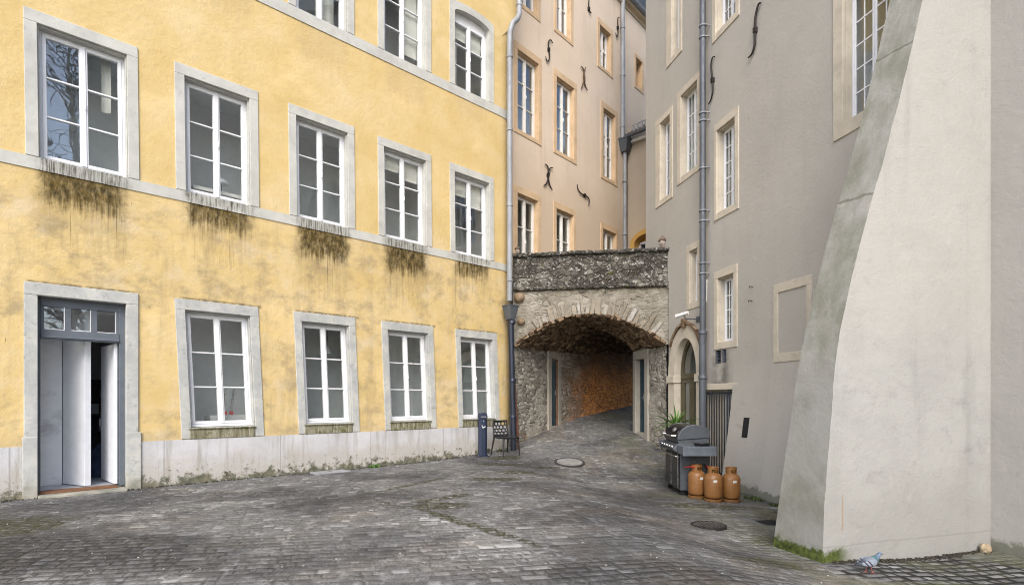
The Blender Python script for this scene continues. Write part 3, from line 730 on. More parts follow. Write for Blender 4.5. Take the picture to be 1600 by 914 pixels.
# plinth and string bands, following the rounded corner
def band(z0, z1, proud, name, mat, gaps=(), x_from=-9):
    b = MB(); xs = x_from
    for a0, a1 in list(gaps) + [(XEND, XEND)]:
        if a0 > xs: b.box(xs, a0, -proud, .05, z0, z1)
        xs = a1
    for k in range(NA):
        t0, t1 = AMAX * k / NA, AMAX * (k + 1) / NA
        def P(t, o): return (XEND + (RC + o) * math.sin(t), RC - (RC + o) * math.cos(t))
        p = [P(t0, proud), P(t1, proud), P(t1, -.05), P(t0, -.05)]
        b.hexa([(q[0], q[1], z0) for q in p], [(q[0], q[1], z1) for q in p])
    return b.build(name, MT[mat], yb, smooth=35)
band(-.5, .765, .018, 'plinth', 'plinth', [(dx0 - .17, dx1 + .17)])
band(4.835, 5.015, .016, 'string_band', 'stone')
band(8.86, 9.085, .016, 'string_band', 'stone')
# doorway parts
d = MB()
d.box(dx0 - .155, dx0, -.03, .26, -.35, dz1); d.box(dx1, dx1 + .165, -.03, .26, -.35, dz1); d.box(dx0 - .155, dx1 + .165, -.03, .26, dz1, dz1 + .185)
d.box(dx1 - .001 + .002, dx1 + .20, -.045, .05, -.35, .92); d.box(dx0 - .17, dx0 - .002, -.04, .05, -.35, .9)
dsur = d.build('door_surround', MT['stone'], yb, bevel=.01)
d = MB(); ty = .13
zt = 2.36
d.box(dx0, dx0 + .035, ty, ty + .09, dz0, dz1 - .001); d.box(dx1 - .075, dx1 - .001, ty, ty + .09, dz0, dz1 - .001)
d.box(dx0 + .035, dx1 - .075, ty - .01, ty + .08, zt, zt + .15); d.box(dx0 + .035, dx1 - .075, ty, ty + .08, dz1 - .13, dz1 - .001)
d.box(dx0 + .035, dx1 - .075, ty - .03, ty - .01, zt + .02, zt + .05)
tx0, tx1 = dx0 + .035, dx1 - .075
for k in range(4):
    xx = tx0 + (tx1 - tx0) * k / 3
    d.box(max(tx0, xx - .04), min(tx1, xx + .04), ty + .004, ty + .076, zt + .15, dz1 - .13)
door = d.build('door', MT['doorgrey'], yb, bevel=.006)
gl = MB(); gl.face([(tx0, ty + .04, zt + .14), (tx1, ty + .04, zt + .14), (tx1, ty + .04, dz1 - .12), (tx0, ty + .04, dz1 - .12)]); gl.build('fanlight_pane', MT['glass'], door)
bd = MB()
for k in range(3):
    a = tx0 + (tx1 - tx0) * k / 3 + .04; b = tx0 + (tx1 - tx0) * (k + 1) / 3 - .04
    z0_, z1_ = zt + .15, dz1 - .13
    bd.box(b - .008, b, ty - .002, ty + .03, z0_, z1_); bd.box(a, b, ty - .003, ty + .03, z0_, z0_ + .008)
bd.build('glazing_bead', MT['white'], door)
# open leaf swung into the hall
hx, hy = dx1 - .085, ty + .09
def leaf(mb, hx, hy, ang, w, th, z0, z1):
    c, s = math.cos(ang), math.sin(ang)
    p = [(hx, hy), (hx + w * c, hy + w * s), (hx + w * c - th * s, hy + w * s + th * c), (hx - th * s, hy + th * c)]
    mb.hexa([(x, y, z0) for x, y in p], [(x, y, z1) for x, y in p])
lf = MB(); leaf(lf, hx, hy, R(95), .92, .045, dz0 + .02, zt - .005)
lo = lf.build('door_leaf', MT['doorleaf'], yb, bevel=.004)
kn = MB(); kx, ky = hx + .84 * math.cos(R(95)) - .05, hy + .84 * math.sin(R(95))
kn.lathe([(.012, 0), (.012, .12), (.006, .13)], (kx - .02, ky - .01, 1.0), 10); kn.build('door_handle', MT['zinc'], lo, smooth=40)
vb = MB()
HX0, HX1, HY = dx0 - .45, 2.25, .92
vb.face([(HX0, HY, dz0), (.735, HY, dz0), (.735, HY, 2.9), (HX0, HY, 2.9)])
vb.face([(HX0, .25, 2.9), (HX1, .25, 2.9), (HX1, HY, 2.9), (HX0, HY, 2.9)])
lf = MB(); a = math.atan2(.42 - HY, .965 - .745); leaf(lf, .742, HY, a, .60, .09, dz0 + .01, 2.89)
lf.build('hall_door', MT['doorleaf'], yb, bevel=.004)
vh = MB()
vb.face([(HX0, .25, dz0), (HX0, HY, dz0), (HX0, HY, 2.9), (HX0, .25, 2.9)])
vh.face([(HX0, HY, 2.9), (HX1, HY, 2.9), (HX1, 3.6, 2.9), (HX0, 3.6, 2.9)])
vh.face([(HX1, .25, dz0), (HX1, 3.6, dz0), (HX1, 3.6, 2.9), (HX1, .25, 2.9)])
vh.face([(.735, HY, dz0), (.735, 3.6, dz0), (.735, 3.6, 2.9), (.735, HY, 2.9)])
vh.face([(.735, 3.6, dz0), (HX1, 3.6, dz0), (HX1, 3.6, 2.9), (.735, 3.6, 2.9)])
vb.build('hall_wall', MT['marble'], yb)
vh.build('hall_interior', MT['roomdark'], yb)
fl = MB(); fl.box(HX0, HX1, .30, 3.6, -.2, dz0); fl.build('hall_floor', plain('grey_hall_tiles', (.36, .38, .41), .45, var=.2), yb)
th = MB(); th.box(dx0 + .001, dx1 - .001, -.16, .30, -.3, dz0 - .025); th.build('threshold', MT['stone'], yb, bevel=.012)
mt = MB(); mt.box(dx0 + .02, dx1 - .1, .06, .30, dz0 - .024, dz0 + .006)
tag(mt.build('doormat', plain('coir_mat', (.17, .085, .045), .98, var=.3, bump=.8, scale=20)), 'thin brown coir mat lying in the open doorway', 'doormat')
bpy.data.objects['doormat'].location = (*YF.o, 0); bpy.data.objects['doormat'].rotation_euler.z = YF.rz
# shelf in the dark room behind the hall
sh = thing('shelf_unit', 'dark open shelf with a few pale things behind the open door', 'shelf', (*YF.l2w(1.45, 2.6), dz0), YF.rz)
s = MB()
for k in range(6): s.box(-.45, .45, 0, .3, .1 + .32 * k, .125 + .32 * k)
s.build('shelf_board', plain('dark_board', (.05, .045, .045), .6), sh)
s = MB(); s.box(-.475, -.45, -.002, .302, 0, 1.78); s.box(.45, .475, -.002, .302, 0, 1.78); s.box(-.45, .45, .302, .32, 0, 1.78); s.build('side_panel', plain('dark_panel', (.035, .033, .035), .6), sh)
for i, (x, z, w, h, c) in enumerate(((-.3, 1.105, .10, .22, (.5, .5, .5)), (-.12, 1.105, .12, .2, (.3, .35, .4)), (-.3, .785, .2, .16, (.45, .45, .43)), (0, .785, .12, .2, (.2, .2, .22)), (.1, 1.425, .25, .14, (.25, .22, .2)))):
    s = MB(); s.box(-w / 2, w / 2, -.09, .09, 0, h)
    o = s.build('storage_box', plain('box_card_' + 'abcde'[i], c, .8), bevel=.006)
    p = YF.l2w(1.45 + x, 2.6 + .14); o.location = (*p, dz0 + z + .002); o.rotation_euler.z = YF.rz
    tag(o, ['tall pale carton on the upper shelf behind the door', 'blue-grey carton on the upper shelf behind the door', 'wide pale carton low on the shelf behind the door', 'dark carton low on the shelf behind the door', 'flat brown carton highest on the shelf behind the door'][i], 'box')
du = MB()
def duv(p, q):
    a = 2 * PI * p; hgt = q
    r = (1 - q ** 3) * (.36 + .05 * mnoise.noise(Vector((3 * math.cos(a), 3 * math.sin(a), q * 4))))
    return (r * math.cos(a), .7 * r * math.sin(a), hgt * .62 + .03 * mnoise.noise(Vector((5 * math.cos(a), 5 * math.sin(a), q * 6))))
du.grid(duv, 28, 12)
o = du.build('bedding_bundle', plain('dark_blue_quilt', (.035, .05, .10), .9, var=.5, scale=4), smooth=60)
o.location = (*YF.l2w(1.37, 1.72), dz0); tag(o, 'dark blue quilt bundled on the floor behind the open door', 'quilt')

# drain pipe at the rounded corner of the yellow building
def ylocal(X, Y, Z): return (*YF.w2l(X, Y), Z)
PY = 14.12
p = MB()
pp = [(-.06, PY, 4.0), (-.06, PY, 10.75), (-.05, PY, 11.0), (.02, PY + .02, 11.22), (.14, PY + .06, 11.36), (.19, PY + .08, 11.5), (.19, PY + .08, 14.0)]
p.tube([ylocal(*q) for q in pp], .07, 14)
for z in (4.5, 6.45, 8.4, 10.3, 11.7):
    x = -.06 if z < 11 else .19
    p.lathe([(.072, 0), (.085, .01), (.085, .06), (.072, .07)], ylocal(x, PY + (.08 if z > 11 else 0), z), 14)
pipe = p.build('drain_pipe', MT['zinc'], yb, smooth=40)
hp = MB(); c = ylocal(-.04, PY, 0)
def sq(cx, cy, a, z): return [(cx - a, cy - a, z), (cx + a, cy - a, z), (cx + a, cy + a, z), (cx - a, cy + a, z)]
hp.hexa(sq(c[0], c[1], .09, 3.52), sq(c[0], c[1], .155, 3.86)); hp.hexa(sq(c[0], c[1], .165, 3.86), sq(c[0], c[1], .165, 3.89))
hp.build('rain_hopper', MT['zincdark'], yb, bevel=.006)
p = MB(); p.tube([ylocal(-.03, PY, 3.52), ylocal(.0, PY, 2.2), ylocal(.03, PY, .9), ylocal(.04, PY, .12)], .075, 14)
for z in (3.4, 1.9, .95): p.lathe([(.078, 0), (.095, .015), (.095, .08), (.078, .1)], ylocal(0 + .01 * (3.4 - z), PY, z), 14)
p.build('drain_foot_pipe', MT['castiron'], yb, smooth=40)
p = MB(); p.tube([ylocal(.17, PY + .12, .05), ylocal(.13, PY + .14, .9), ylocal(.06, PY + .16, 1.9)], .035, 8); p.build('conduit', plain('rusty_conduit', (.11, .045, .03), .8), yb, smooth=40)

# ================================================================== gateway with the passage
gw = thing('stone_gateway', 'rubble stone gateway with arched passage and lichen covered parapet', 'gateway', (*TF.o, 0), TF.rz)
GW = 4.06
ZS, ZA = 2.86, 3.70
def arch_z(x):
    # intrados of the front arch
    t = min(1, abs((x - 1.95) / 1.97))
    return ZS + (ZA - ZS) * (1 - t ** 2.1)
# the passage, section by section: left and right foot points in world coordinates, spring height, crown height
SEC = [((.05, 14.58), (3.97, 13.98), ZS, ZA), ((.66, 15.6), (3.80, 14.9), 2.86, 3.66), ((1.44, 17.0), (3.62, 16.0), 2.9, 3.58), ((2.3, 17.95), (4.1, 16.5), 2.95, 3.58), ((3.15, 18.65), (4.85, 17.0), 3.0, 3.6), ((5.3, 20.5), (6.9, 18.3), 3.1, 3.7)]
def sec(t):
    k = min(int(t), len(SEC) - 2); f = t - k; a, b = SEC[k], SEC[k + 1]
    L = tuple(a[0][i] + (b[0][i] - a[0][i]) * f for i in (0, 1)); Rr = tuple(a[1][i] + (b[1][i] - a[1][i]) * f for i in (0, 1))
    return L, Rr, a[2] + (b[2] - a[2]) * f, a[3] + (b[3] - a[3]) * f
def tl(X, Y, Z): return (*TF.w2l(X, Y), Z)
def rough(p, amt, sc=3.0):
    n = mnoise.noise_vector(Vector(p) * sc) * amt + mnoise.noise_vector(Vector(p) * sc * 2.7) * amt * .5
    return (p[0] + n.x, p[1] + n.y, p[2] + n.z)
# front face (spandrels above the arch up to the string course)
f = MB(); NX = 60
def front(p, q):
    x = GW * p; z0 = arch_z(x); zz = z0 + (4.36 - z0) * q
    e = .022 if 0 < q else .0
    r = rough((x, 0, zz), .022, 4)
    return (x, r[1] * 1.0, zz + (r[2] - zz if 0 < q < 1 else 0) + (.035 * mnoise.noise(Vector((x * 7, 0, 4))) if q == 0 else 0))
f.grid(front, 110, 30)
f.build('front_wall', MT['front'], gw, smooth=180)
# vault
v = MB(); NT_ = 70; NAr = 44
def vault(p, q):
    t = p ** 1.25 * (len(SEC) - 1); L, Rr, zs, za = sec(t); x = q
    s_ = abs((q - .497) / .5); z = zs + (za - zs) * (1 - min(1, s_) ** 2.1)
    P_ = (L[0] + (Rr[0] - L[0]) * q, L[1] + (Rr[1] - L[1]) * q, z)
    if p > 0: P_ = rough(P_, .05, 3.6)
    return tl(*P_)
v.grid(vault, NT_, NAr)
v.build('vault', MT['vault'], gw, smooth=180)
# inner walls, left and right, with an opening for the doors
def inner(side, t0, t1, name, zbot=None, nt=14):
    m = MB()
    def fn(p, q):
        t = t0 + (t1 - t0) * p; S = sec(t); c = S[side]
        gz = ground_z(*c) - .3 if zbot is None else zbot
        z = gz + (S[2] + .04 - gz) * q
        P_ = rough((c[0], c[1], z), .028, 3.5)
        return tl(P_[0], P_[1], z)
    m.grid(fn, nt, 24); return m
# left door at t about 1.93..2.0+ : wall split round it
LD0, LD1 = 1.66, 1.98
RD0, RD1 = 1.32, 1.90
def wall_with_door(side, d0, d1, zb, zt_, nm):
    m = MB()
    for part in (inner(side, 0, d0, ''), inner(side, d1, len(SEC) - 1.001, '', nt=60), inner(side, d0, d1, '', zbot=zt_, nt=5)):
        o = len(m.v); m.v += part.v; m.f += [[i + o for i in q] for q in part.f]
    return m.build(nm, MT['inner'], gw, smooth=180)
zl0 = CAMH - 41 / FOC * 16.9; zl1 = zl0 + 2.06
zr0 = .50; zr1 = zr0 + 2.1
wall_with_door(0, LD0, LD1, zl0, zl1, 'passage_wall')
wall_with_door(1, RD0, RD1, zr0, zr1, 'passage_wall')
def passage_door(side, d0, d1, z0, z1, nm, dep, flip, label):
    a = Vector(sec(d0)[side]); b = Vector(sec(d1)[side]); ax = (b - a); W = ax.length; ax.normalize()
    nrm = Vector((-ax.y, ax.x)) if side == 0 else Vector((ax.y, -ax.x))       # away from the passage
    def P(x, y, z):
        w = a + ax * x + nrm * y; return tl(w.x, w.y, z)
    s = MB(); s.xf = P
    jw = .24
    s.box(-jw, 0, -.045, dep + .08, z0 - .3, z1); s.box(W, W + jw * .8, -.045, dep + .08, z0 - .3, z1); s.box(-jw, W + jw * .8, -.045, dep + .08, z1, z1 + .26)
    s.box(0, W, -.03, dep + .08, z0 - .35, z0)
    st = s.build('door_surround', MT['stone_in'], gw, bevel=.015)
    l = MB(); l.xf = P; l.box(.05, W - .05, dep, dep + .05, z0 + .01, z1 - .05)
    for k in range(1, 5): l.box(.05 + (W - .1) * k / 5 - .012, .05 + (W - .1) * k / 5 + .012, dep - .012, dep, z0 + .05, z1 - .1)
    lo_ = l.build('door', MT['bluedoor'], gw, bevel=.004)
    if label: lo_['label'] = label
    fr = MB(); fr.xf = P; fr.box(0, .035, dep - .006, dep + .06, z0, z1); fr.box(W - .05, W, dep - .06, dep + .06, z0, z1); fr.box(.05, W - .05, dep - .06, dep + .06, z1 - .05, z1)
    fr.build('door_frame', MT['brownframe'] if side == 0 else MT['bluedoor'], lo_)
    h = MB(); h.xf = P; h.tube([(W - .14, dep - .012, z0 + 1.0), (W - .14, dep - .06, z0 + 1.0), (W - .26, dep - .065, z0 + 1.0)], .012, 8); h.box(W - .165, W - .115, dep - .022, dep - .012, z0 + .93, z0 + 1.1)
    h.build('door_handle', MT['zinc'], lo_, smooth=40)
MT['stone_in'] = mat_stone('passage_door_stone', (.36, .335, .285), False)
MT['bluedoor'] = plain('dark_teal_door_paint', (.030, .052, .064), .45, var=.2, bump=.1)
MT['brownframe'] = plain('brown_door_frame', (.16, .085, .05), .6, var=.25)
passage_door(0, LD0, LD1, zl0, zl1, 'left', .035, False, 'dark teal plank door on the left wall of the passage')
passage_door(1, RD0, RD1, zr0, zr1, 'right', .17, False, 'dark narrow door on the right wall of the passage')
# arch stones around the opening
ar = MB(); random.seed(4)
x = .62
while x < 3.62:
    w = random.uniform(.07, .17); t = (x + w / 2 - 1.95) / 1.97
    sl = -(ZA - ZS) * 2.1 * abs(t) ** 1.1 * (1 if t > 0 else -1) / 1.97           # slope of the intrados
    nx, nz = -sl, 1.0; nx *= -1; l = math.hypot(nx, nz); nx, nz = (sl * -1) / l, 1 / l
    tx, tz = nz, -nx
    cx, cz = x + w / 2, arch_z(x + w / 2)
    ln = random.uniform(.20, .50); hw = w / 2 - random.uniform(.008, .02)
    jit = random.uniform(-.16, .16)
    q = [(-hw, -.02), (hw, -.02), (hw * random.uniform(.85, 1.1) + jit * .3, ln), (-hw * random.uniform(.85, 1.1) + jit * .3, ln * random.uniform(.9, 1.05))]
    pr = random.uniform(.012, .05)
    P2 = [(cx + tx * a + nx * b, cz + tz * a + nz * b) for a, b in q]
    ar.hexa([(px, .06, pz) for px, pz in P2], [(cx + (px - cx) * .98, -pr + random.uniform(-.008, .008), cz + (pz - cz) * .985 + .004) for px, pz in P2])
    x += w
ar.build('arch_ring', MT['voussoir'], gw, bevel=.014, seg=2)
# flat slabs bristling from the haunches of the vault
vs = MB(); random.seed(9)
def slab(t, q):
    L, Rr, zs, za = sec(t); s_ = abs((q - .497) / .5); z = zs + (za - zs) * (1 - min(1, s_) ** 2.1)
    X, Y = L[0] + (Rr[0] - L[0]) * q, L[1] + (Rr[1] - L[1]) * q
    ddq = .01; s2 = abs((q + ddq - .497) / .5); z2 = zs + (za - zs) * (1 - min(1, s2) ** 2.1)
    sp = math.hypot(Rr[0] - L[0], Rr[1] - L[1]); slope = math.atan2(z2 - z, ddq * sp)
    l_, w_, h_ = random.uniform(.14, .40), random.uniform(.08, .20), random.uniform(.022, .05)
    M_ = Matrix.Translation(tl(X, Y, z)) @ Matrix.Rotation(-slope + random.uniform(-.35, .35), 4, 'Y') @ Matrix.Rotation(random.uniform(-.25, .25), 4, 'X') @ Matrix.Rotation(random.uniform(1.1, 2.0), 4, 'Z')
    c8 = []
    for zz in (-h_ * 1.2, h_ * .6):
        c8.append([tuple(M_ @ Vector((sx * l_ / 2 * random.uniform(.7, 1.1), sy * w_ / 2 * random.uniform(.7, 1.1), zz + random.uniform(-.01, .01)))) for sx, sy in ((-1, -1), (1, -1), (1, 1), (-1, 1))])
    vs.hexa(c8[0], c8[1])
for k in range(620):
    side = random.random()
    q = random.uniform(.015, .34) if side < .55 else random.uniform(.66, .985)
    slab(random.random() ** 1.3 * 2.2 + .02, q)
for k in range(160): slab(random.random() ** 1.5 * 2.0 + .02, random.uniform(.3, .7))
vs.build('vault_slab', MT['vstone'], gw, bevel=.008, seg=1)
# string course, parapet and coping
b = MB()
def para(p, q):
    x = GW * p; z = 4.44 + (5.24 - 4.44) * q; r = rough((x, -.02, z), .03, 5); return (x, r[1] - .01, z)
b.grid(para, 90, 20); b.face([(0, .4, 4.3), (GW, .4, 4.3), (GW, .4, 5.24), (0, .4, 5.24)])
b.build('parapet', MT['lichen'], gw, smooth=180)
def course(z0, z1, yf, yb_, nm, n=70):
    m = MB()
    prof = [(yb_, z0), (yf + .03, z0), (yf, z0 + .025), (yf, z1 - .025), (yf + .03, z1), (yb_, z1)]
    def fn(p, q):
        k = q * (len(prof) - 1); i = min(int(k), len(prof) - 2); f_ = k - i
        y = prof[i][0] + (prof[i + 1][0] - prof[i][0]) * f_; z = prof[i][1] + (prof[i + 1][1] - prof[i][1]) * f_
        r = rough((GW * p, y, z), .018, 5); return (GW * p - .0, r[1], r[2])
    m.grid(fn, n, 15); return m.build(nm, MT['lichen'], gw, smooth=180)
course(4.34, 4.45, -.085, .25, 'string_course'); course(5.23, 5.335, -.10, .48, 'coping')
t = MB(); t.box(0, GW + 1.5, .1, 7.5, 4.1, 4.4); t.build('terrace_floor', MT['lichen'], gw)
# small drain spout stones beside the pipe
s = MB(); s.lathe([(.0, -.14), (.11, -.1), (.15, 0), (.12, .1), (.0, .14)], (.17, -.02, 4.16), 10); s.build('spout_stone', MT['vstone'], gw, smooth=60)
s = MB(); s.lathe([(.0, -.1), (.09, -.06), (.11, 0), (.08, .08), (.0, .1)], (.22, -.03, 3.52), 10); s.build('spout_stone', MT['vstone'], gw, smooth=60)

# ================================================================== peach building behind
pb = thing('peach_building', 'tall peach plastered building with ochre window surrounds behind the terrace', 'building', (*PF.o, 0), PF.rz)
ph = []; prm = MB()
def pwin(u0, u1, vt, vb, rows=3, z0=None, **k):
    x0, za = PF.at(u0, vt, .1); x1, _ = PF.at(u1, vt, .1); _, zb = PF.at(u0, vb, .1)
    if z0 is not None: zb = z0
    w, h = window(pb, x0, x1, zb, za + .06, casing=.15, head=.20, foot=.13, depth=.13, rows=rows, stone='ochre', paint='offwhite')
    ph.append(h); quad_rooms(prm, x0 - .3, x1 + .5, zb - .6, za + .4)
pwin(804, 837, 83, 203); pwin(865.3, 892.4, 124.7, 236); pwin(938.4, 957, 173, 275.6)
pwin(804, 836, 306, 0, z0=4.75); pwin(865, 891.6, 330, 0, z0=4.75); pwin(938, 958.5, 361, 0, z0=4.75)
pwin(866, 887, -75, 48); pwin(933, 950, 44, 103, rows=2); pwin(806, 835, -130, 4)
# blind slot to the right of the pipe
bx0, bza = PF.at(993.5, 90); bx1, _ = PF.at(1003, 90); _, bzb = PF.at(993.5, 134)
ph.append([(bx0, bzb), (bx1, bzb), (bx1, bza), (bx0, bza)])
prm.build('room_interior', MT['room'], pb)
PZ = 15.88
w = MB(); w.sheet([(-.35, 3.9), (12, 3.9), (12, PZ), (-.35, PZ)], ph)
w.face([(-.35, 8, 3.9), (12, 8, 3.9), (12, 8, PZ), (-.35, 8, PZ)]); w.face([(-.35, 0, 3.9), (-.35, 8, 3.9), (-.35, 8, PZ), (-.35, 0, PZ)]); w.face([(12, 0, 3.9), (12, 8, 3.9), (12, 8, PZ), (12, 0, PZ)])
w.build('wall', MT['peach'], pb)
s = MB(); s.box(bx0, bx1, .2, .22, bzb, bza); s.box(bx0 - .11, bx0, -.02, .2, bzb - .1, bza + .12); s.box(bx1, bx1 + .11, -.02, .2, bzb - .1, bza + .12); s.box(bx0, bx1, -.02, .2, bza, bza + .12); s.box(bx0, bx1, -.02, .2, bzb - .1, bzb)
s.build('blind_slot', MT['ochre'], pb)
r_ = MB(); r_.prism_x([(-.22, PZ + .14), (4, PZ + 5.5), (8, PZ + .14)], -.35, 12); r_.build('roof', MT['slate'], pb)
c = MB(); c.prism_x([(.1, PZ - .2), (-.03, PZ - .2), (-.06, PZ - .1), (-.16, PZ - .06), (-.18, PZ + .14), (.1, PZ + .14)], -.35, 12); c.build('eaves_cornice', MT['ochre'], pb)
gt = MB()
gp = [(-.20 - .11 * math.cos(a), PZ + .13 - .11 * math.sin(a)) for a in [PI * k / 10 for k in range(11)]]
gt.prism_x(gp, -.35, 12); gt.tube([(-.35, -.31, PZ + .135), (12, -.31, PZ + .135)], .014, 6); gt.build('gutter', MT['zinc'], pb, smooth=40)
dxa, _ = PF.at(998, 20); dxb = dxa + 1.2
dm = MB(); dm.box(dxa, dxb, .12, 1.9, PZ + .45, PZ + 2.1); dm.prism_y([(dxa - .12, PZ + 2.1), (dxb + .12, PZ + 2.1), ((dxa + dxb) / 2, PZ + 2.6)], .02, 2.3)
dmo = dm.build('dormer', MT['white'], pb); q = MB(); q.box(dxa + .2, dxb - .2, .105, .115, PZ + .7, PZ + 1.9); q.build('pane', MT['slate'], dmo)
px_, zt_ = PF.at(973, 5, -.12); _, zh = PF.at(976, 220, -.12); px2, _ = PF.at(976.5, 300, -.12)
p = MB(); p.tube([(px_, -.2, PZ + .05), (px_, -.14, PZ - .25), (px_, -.12, PZ - .5), (px_ , -.12, zh)], .075, 12); p.tube([(px2, -.12, zh - .3), (px2, -.12, 4.35)], .065, 12)
for z in (PZ - 1.2, PZ - 2.9, zh + .4, zh - 1.5, zh - 3.4): p.lathe([(.075, 0), (.092, .01), (.092, .06), (.075, .07)], (px_ if z > zh else px2, -.12, z), 12)
po = p.build('drain_pipe', MT['zinc'], pb, smooth=40)
hp = MB(); hx_ = (px_ + px2) / 2 + .05; hp.hexa(sq(hx_, -.14, .10, zh - .42), sq(hx_, -.14, .22, zh - .02)); hp.hexa(sq(hx_, -.14, .235, zh - .02), sq(hx_, -.14, .235, zh + .03)); hp.build('rain_hopper', MT['zincdark'], pb, bevel=.006)
def anchor(parent, F, pts, r=.0165, depth=-.04):
    P = [F.at(u, v) for u, v in pts]
    m = MB()
    # smooth the measured points
    Q = []
    for k in range(len(P) - 1):
        p0 = P[max(k - 1, 0)]; p1 = P[k]; p2 = P[k + 1]; p3 = P[min(k + 2, len(P) - 1)]
        for j in range(5):
            t = j / 5
            Q.append(tuple(.5 * (2 * p1[i] + (p2[i] - p0[i]) * t + (2 * p0[i] - 5 * p1[i] + 4 * p2[i] - p3[i]) * t * t + (3 * p1[i] - p0[i] - 3 * p2[i] + p3[i]) * t ** 3) for i in (0, 1)))
    Q.append(P[-1])
    n = len(Q)
    m.tube([(x, depth, z) for x, z in Q], [r * (.75 + .6 * math.sin(PI * k / (n - 1))) for k in range(n)], 8)
    xm, zm = Q[n // 2]; m.box(xm - .03, xm + .03, depth - .03, .01, zm - .05, zm + .05)
    return m
C5 = lambda a, b: (780 + a / 2.2857, b / 2.2857)
for pts in ([(162, 205), (168, 222), (176, 210), (174, 180), (172, 155), (180, 146), (188, 158)],
            [(320, -10), (316, 10), (317, 35), (322, 47), (326, 50)],
            [(412, 120), (417, 135), (421, 120), (420, 90), (420, 68), (426, 66)],
            [(275, 660), (279, 680), (292, 695), (308, 702), (318, 715), (316, 735)]):
    anchor(pb, PF, [C5(*q) for q in pts]).build('wall_anchor', MT['iron'], pb, smooth=50)
for segs, lab in (([[(288, 240), (297, 250), (300, 280), (294, 305), (290, 318)], [(306, 242), (298, 262), (300, 290), (305, 312), (312, 325)]], None),
                  ([[(160, 588), (170, 598), (172, 625), (166, 655), (156, 664)], [(188, 602), (177, 604), (171, 628), (176, 660), (186, 680)]], None)):
    m = MB()
    for s_ in segs:
        a_ = anchor(pb, PF, [C5(*q) for q in s_], .018); o_ = len(m.v); m.v += a_.v; m.f += [[i + o_ for i in q] for q in a_.f]
    m.build('wall_anchor', MT['iron'] if segs[0][0][0] == 160 else MT['rusty'], pb, smooth=50)

# small wing between the peach and the grey building
wx, wy = PF.l2w(PF.x(977), 0)
WF = Frame(wx, wy, 4.83 - wx + .1, 19.0 - wy)
sw_ = thing('side_wing', 'small beige wing with tiled lean-to roof squeezed behind the terrace', 'building', (*WF.o, 0), WF.rz)
wa0 = WF.x(985); wa1 = wa0 + 1.5; wz = WF.at(985, 372)[1]; wap = arch_pts(wa0 + .18, wa1 - .18, wz - .25, .28)
EZ = WF.at(1000, 214)[1] - .05
w = MB(); w.sheet([(.1, 3.9), (6, 3.9), (6, EZ), (.1, EZ)], [[(wa0 + .18, 4.4), (wa1 - .18, 4.4)] + [p for p in wap[::-1]]]); w.build('wall', MT['wing'], sw_)
w = MB(); inn = [(wa0 + .18, 4.4)] + wap + [(wa1 - .18, 4.4)]; out = [(wa0, 4.4)] + arch_pts(wa0, wa1, wz - .25, .45) + [(wa1, 4.4)]
w.ring_y(inn, out, -.03, .5); wo = w.build('arched_window', MT['ochre_paint'], sw_)
w = MB(); w.box(wa0 + .19, wa1 - .19, .35, .40, 4.4, wz + .2); w.build('window_tympanum', MT['ochre_paint'], wo)
w = MB(); zz = WF.at(996, 376)[1]; w.box(wa0 + .22, wa1 - .22, .27, .345, zz - .09, zz)
for k in range(5): xx = wa0 + .22 + (wa1 - wa0 - .44) * k / 4; w.box(xx - .035, xx + .035, .275, .345, 4.45, zz - .09)
w.build('window_frame', MT['white'], wo); w = MB(); w.box(wa0 + .22, wa1 - .22, .33, .335, 4.45, zz - .08); w.build('pane', MT['dark'], wo)
rw = MB()
rw.hexa([(-.2, -.3, EZ + .03), (6, -.3, EZ + .03), (6, 1.6, EZ + 1.25), (-.2, 1.6, EZ + 1.25)], [(-.2, -.3, EZ + .13), (6, -.3, EZ + .13), (6, 1.6, EZ + 1.35), (-.2, 1.6, EZ + 1.35)])
for k in range(8):
    y = -.3 + .24 * k; z = EZ + .13 + .24 * k * .642
    rw.hexa([(-.2, y, z), (6, y, z), (6, y + .26, z + .165), (-.2, y + .26, z + .165)], [(-.2, y, z + .03), (6, y, z + .03), (6, y + .26, z + .17), (-.2, y + .26, z + .17)])
rwo = rw.build('roof', MT['tile'], sw_)
sg = MB()
for k in range(30): sg.box(.25 + k * .16, .32 + k * .16, .12, .14, EZ + .38, EZ + .66)
sg.tube([(.2, .13, EZ + .46), (5, .13, EZ + .46)], .012, 6); sg.tube([(.2, .13, EZ + .64), (5, .13, EZ + .64)], .012, 6); sg.build('snow_guard', MT['zinc'], rwo)
ea = MB(); ea.box(.0, 6, -.16, .05, EZ - .12, EZ + .03); ea.build('eaves_board', MT['offwhite'], sw_)
gg = MB(); gg.prism_x([(-.34 - .08 * math.cos(a), EZ + .08 - .09 * math.sin(a)) for a in [PI * k / 8 for k in range(9)]], -.15, 6); gg.build('gutter', MT['zincdark'], sw_, smooth=40)
w = MB(); w.box(.12, 5.9, .55, 1.5, 4.4, EZ + .02); w.build('back_volume', MT['wing'], sw_)

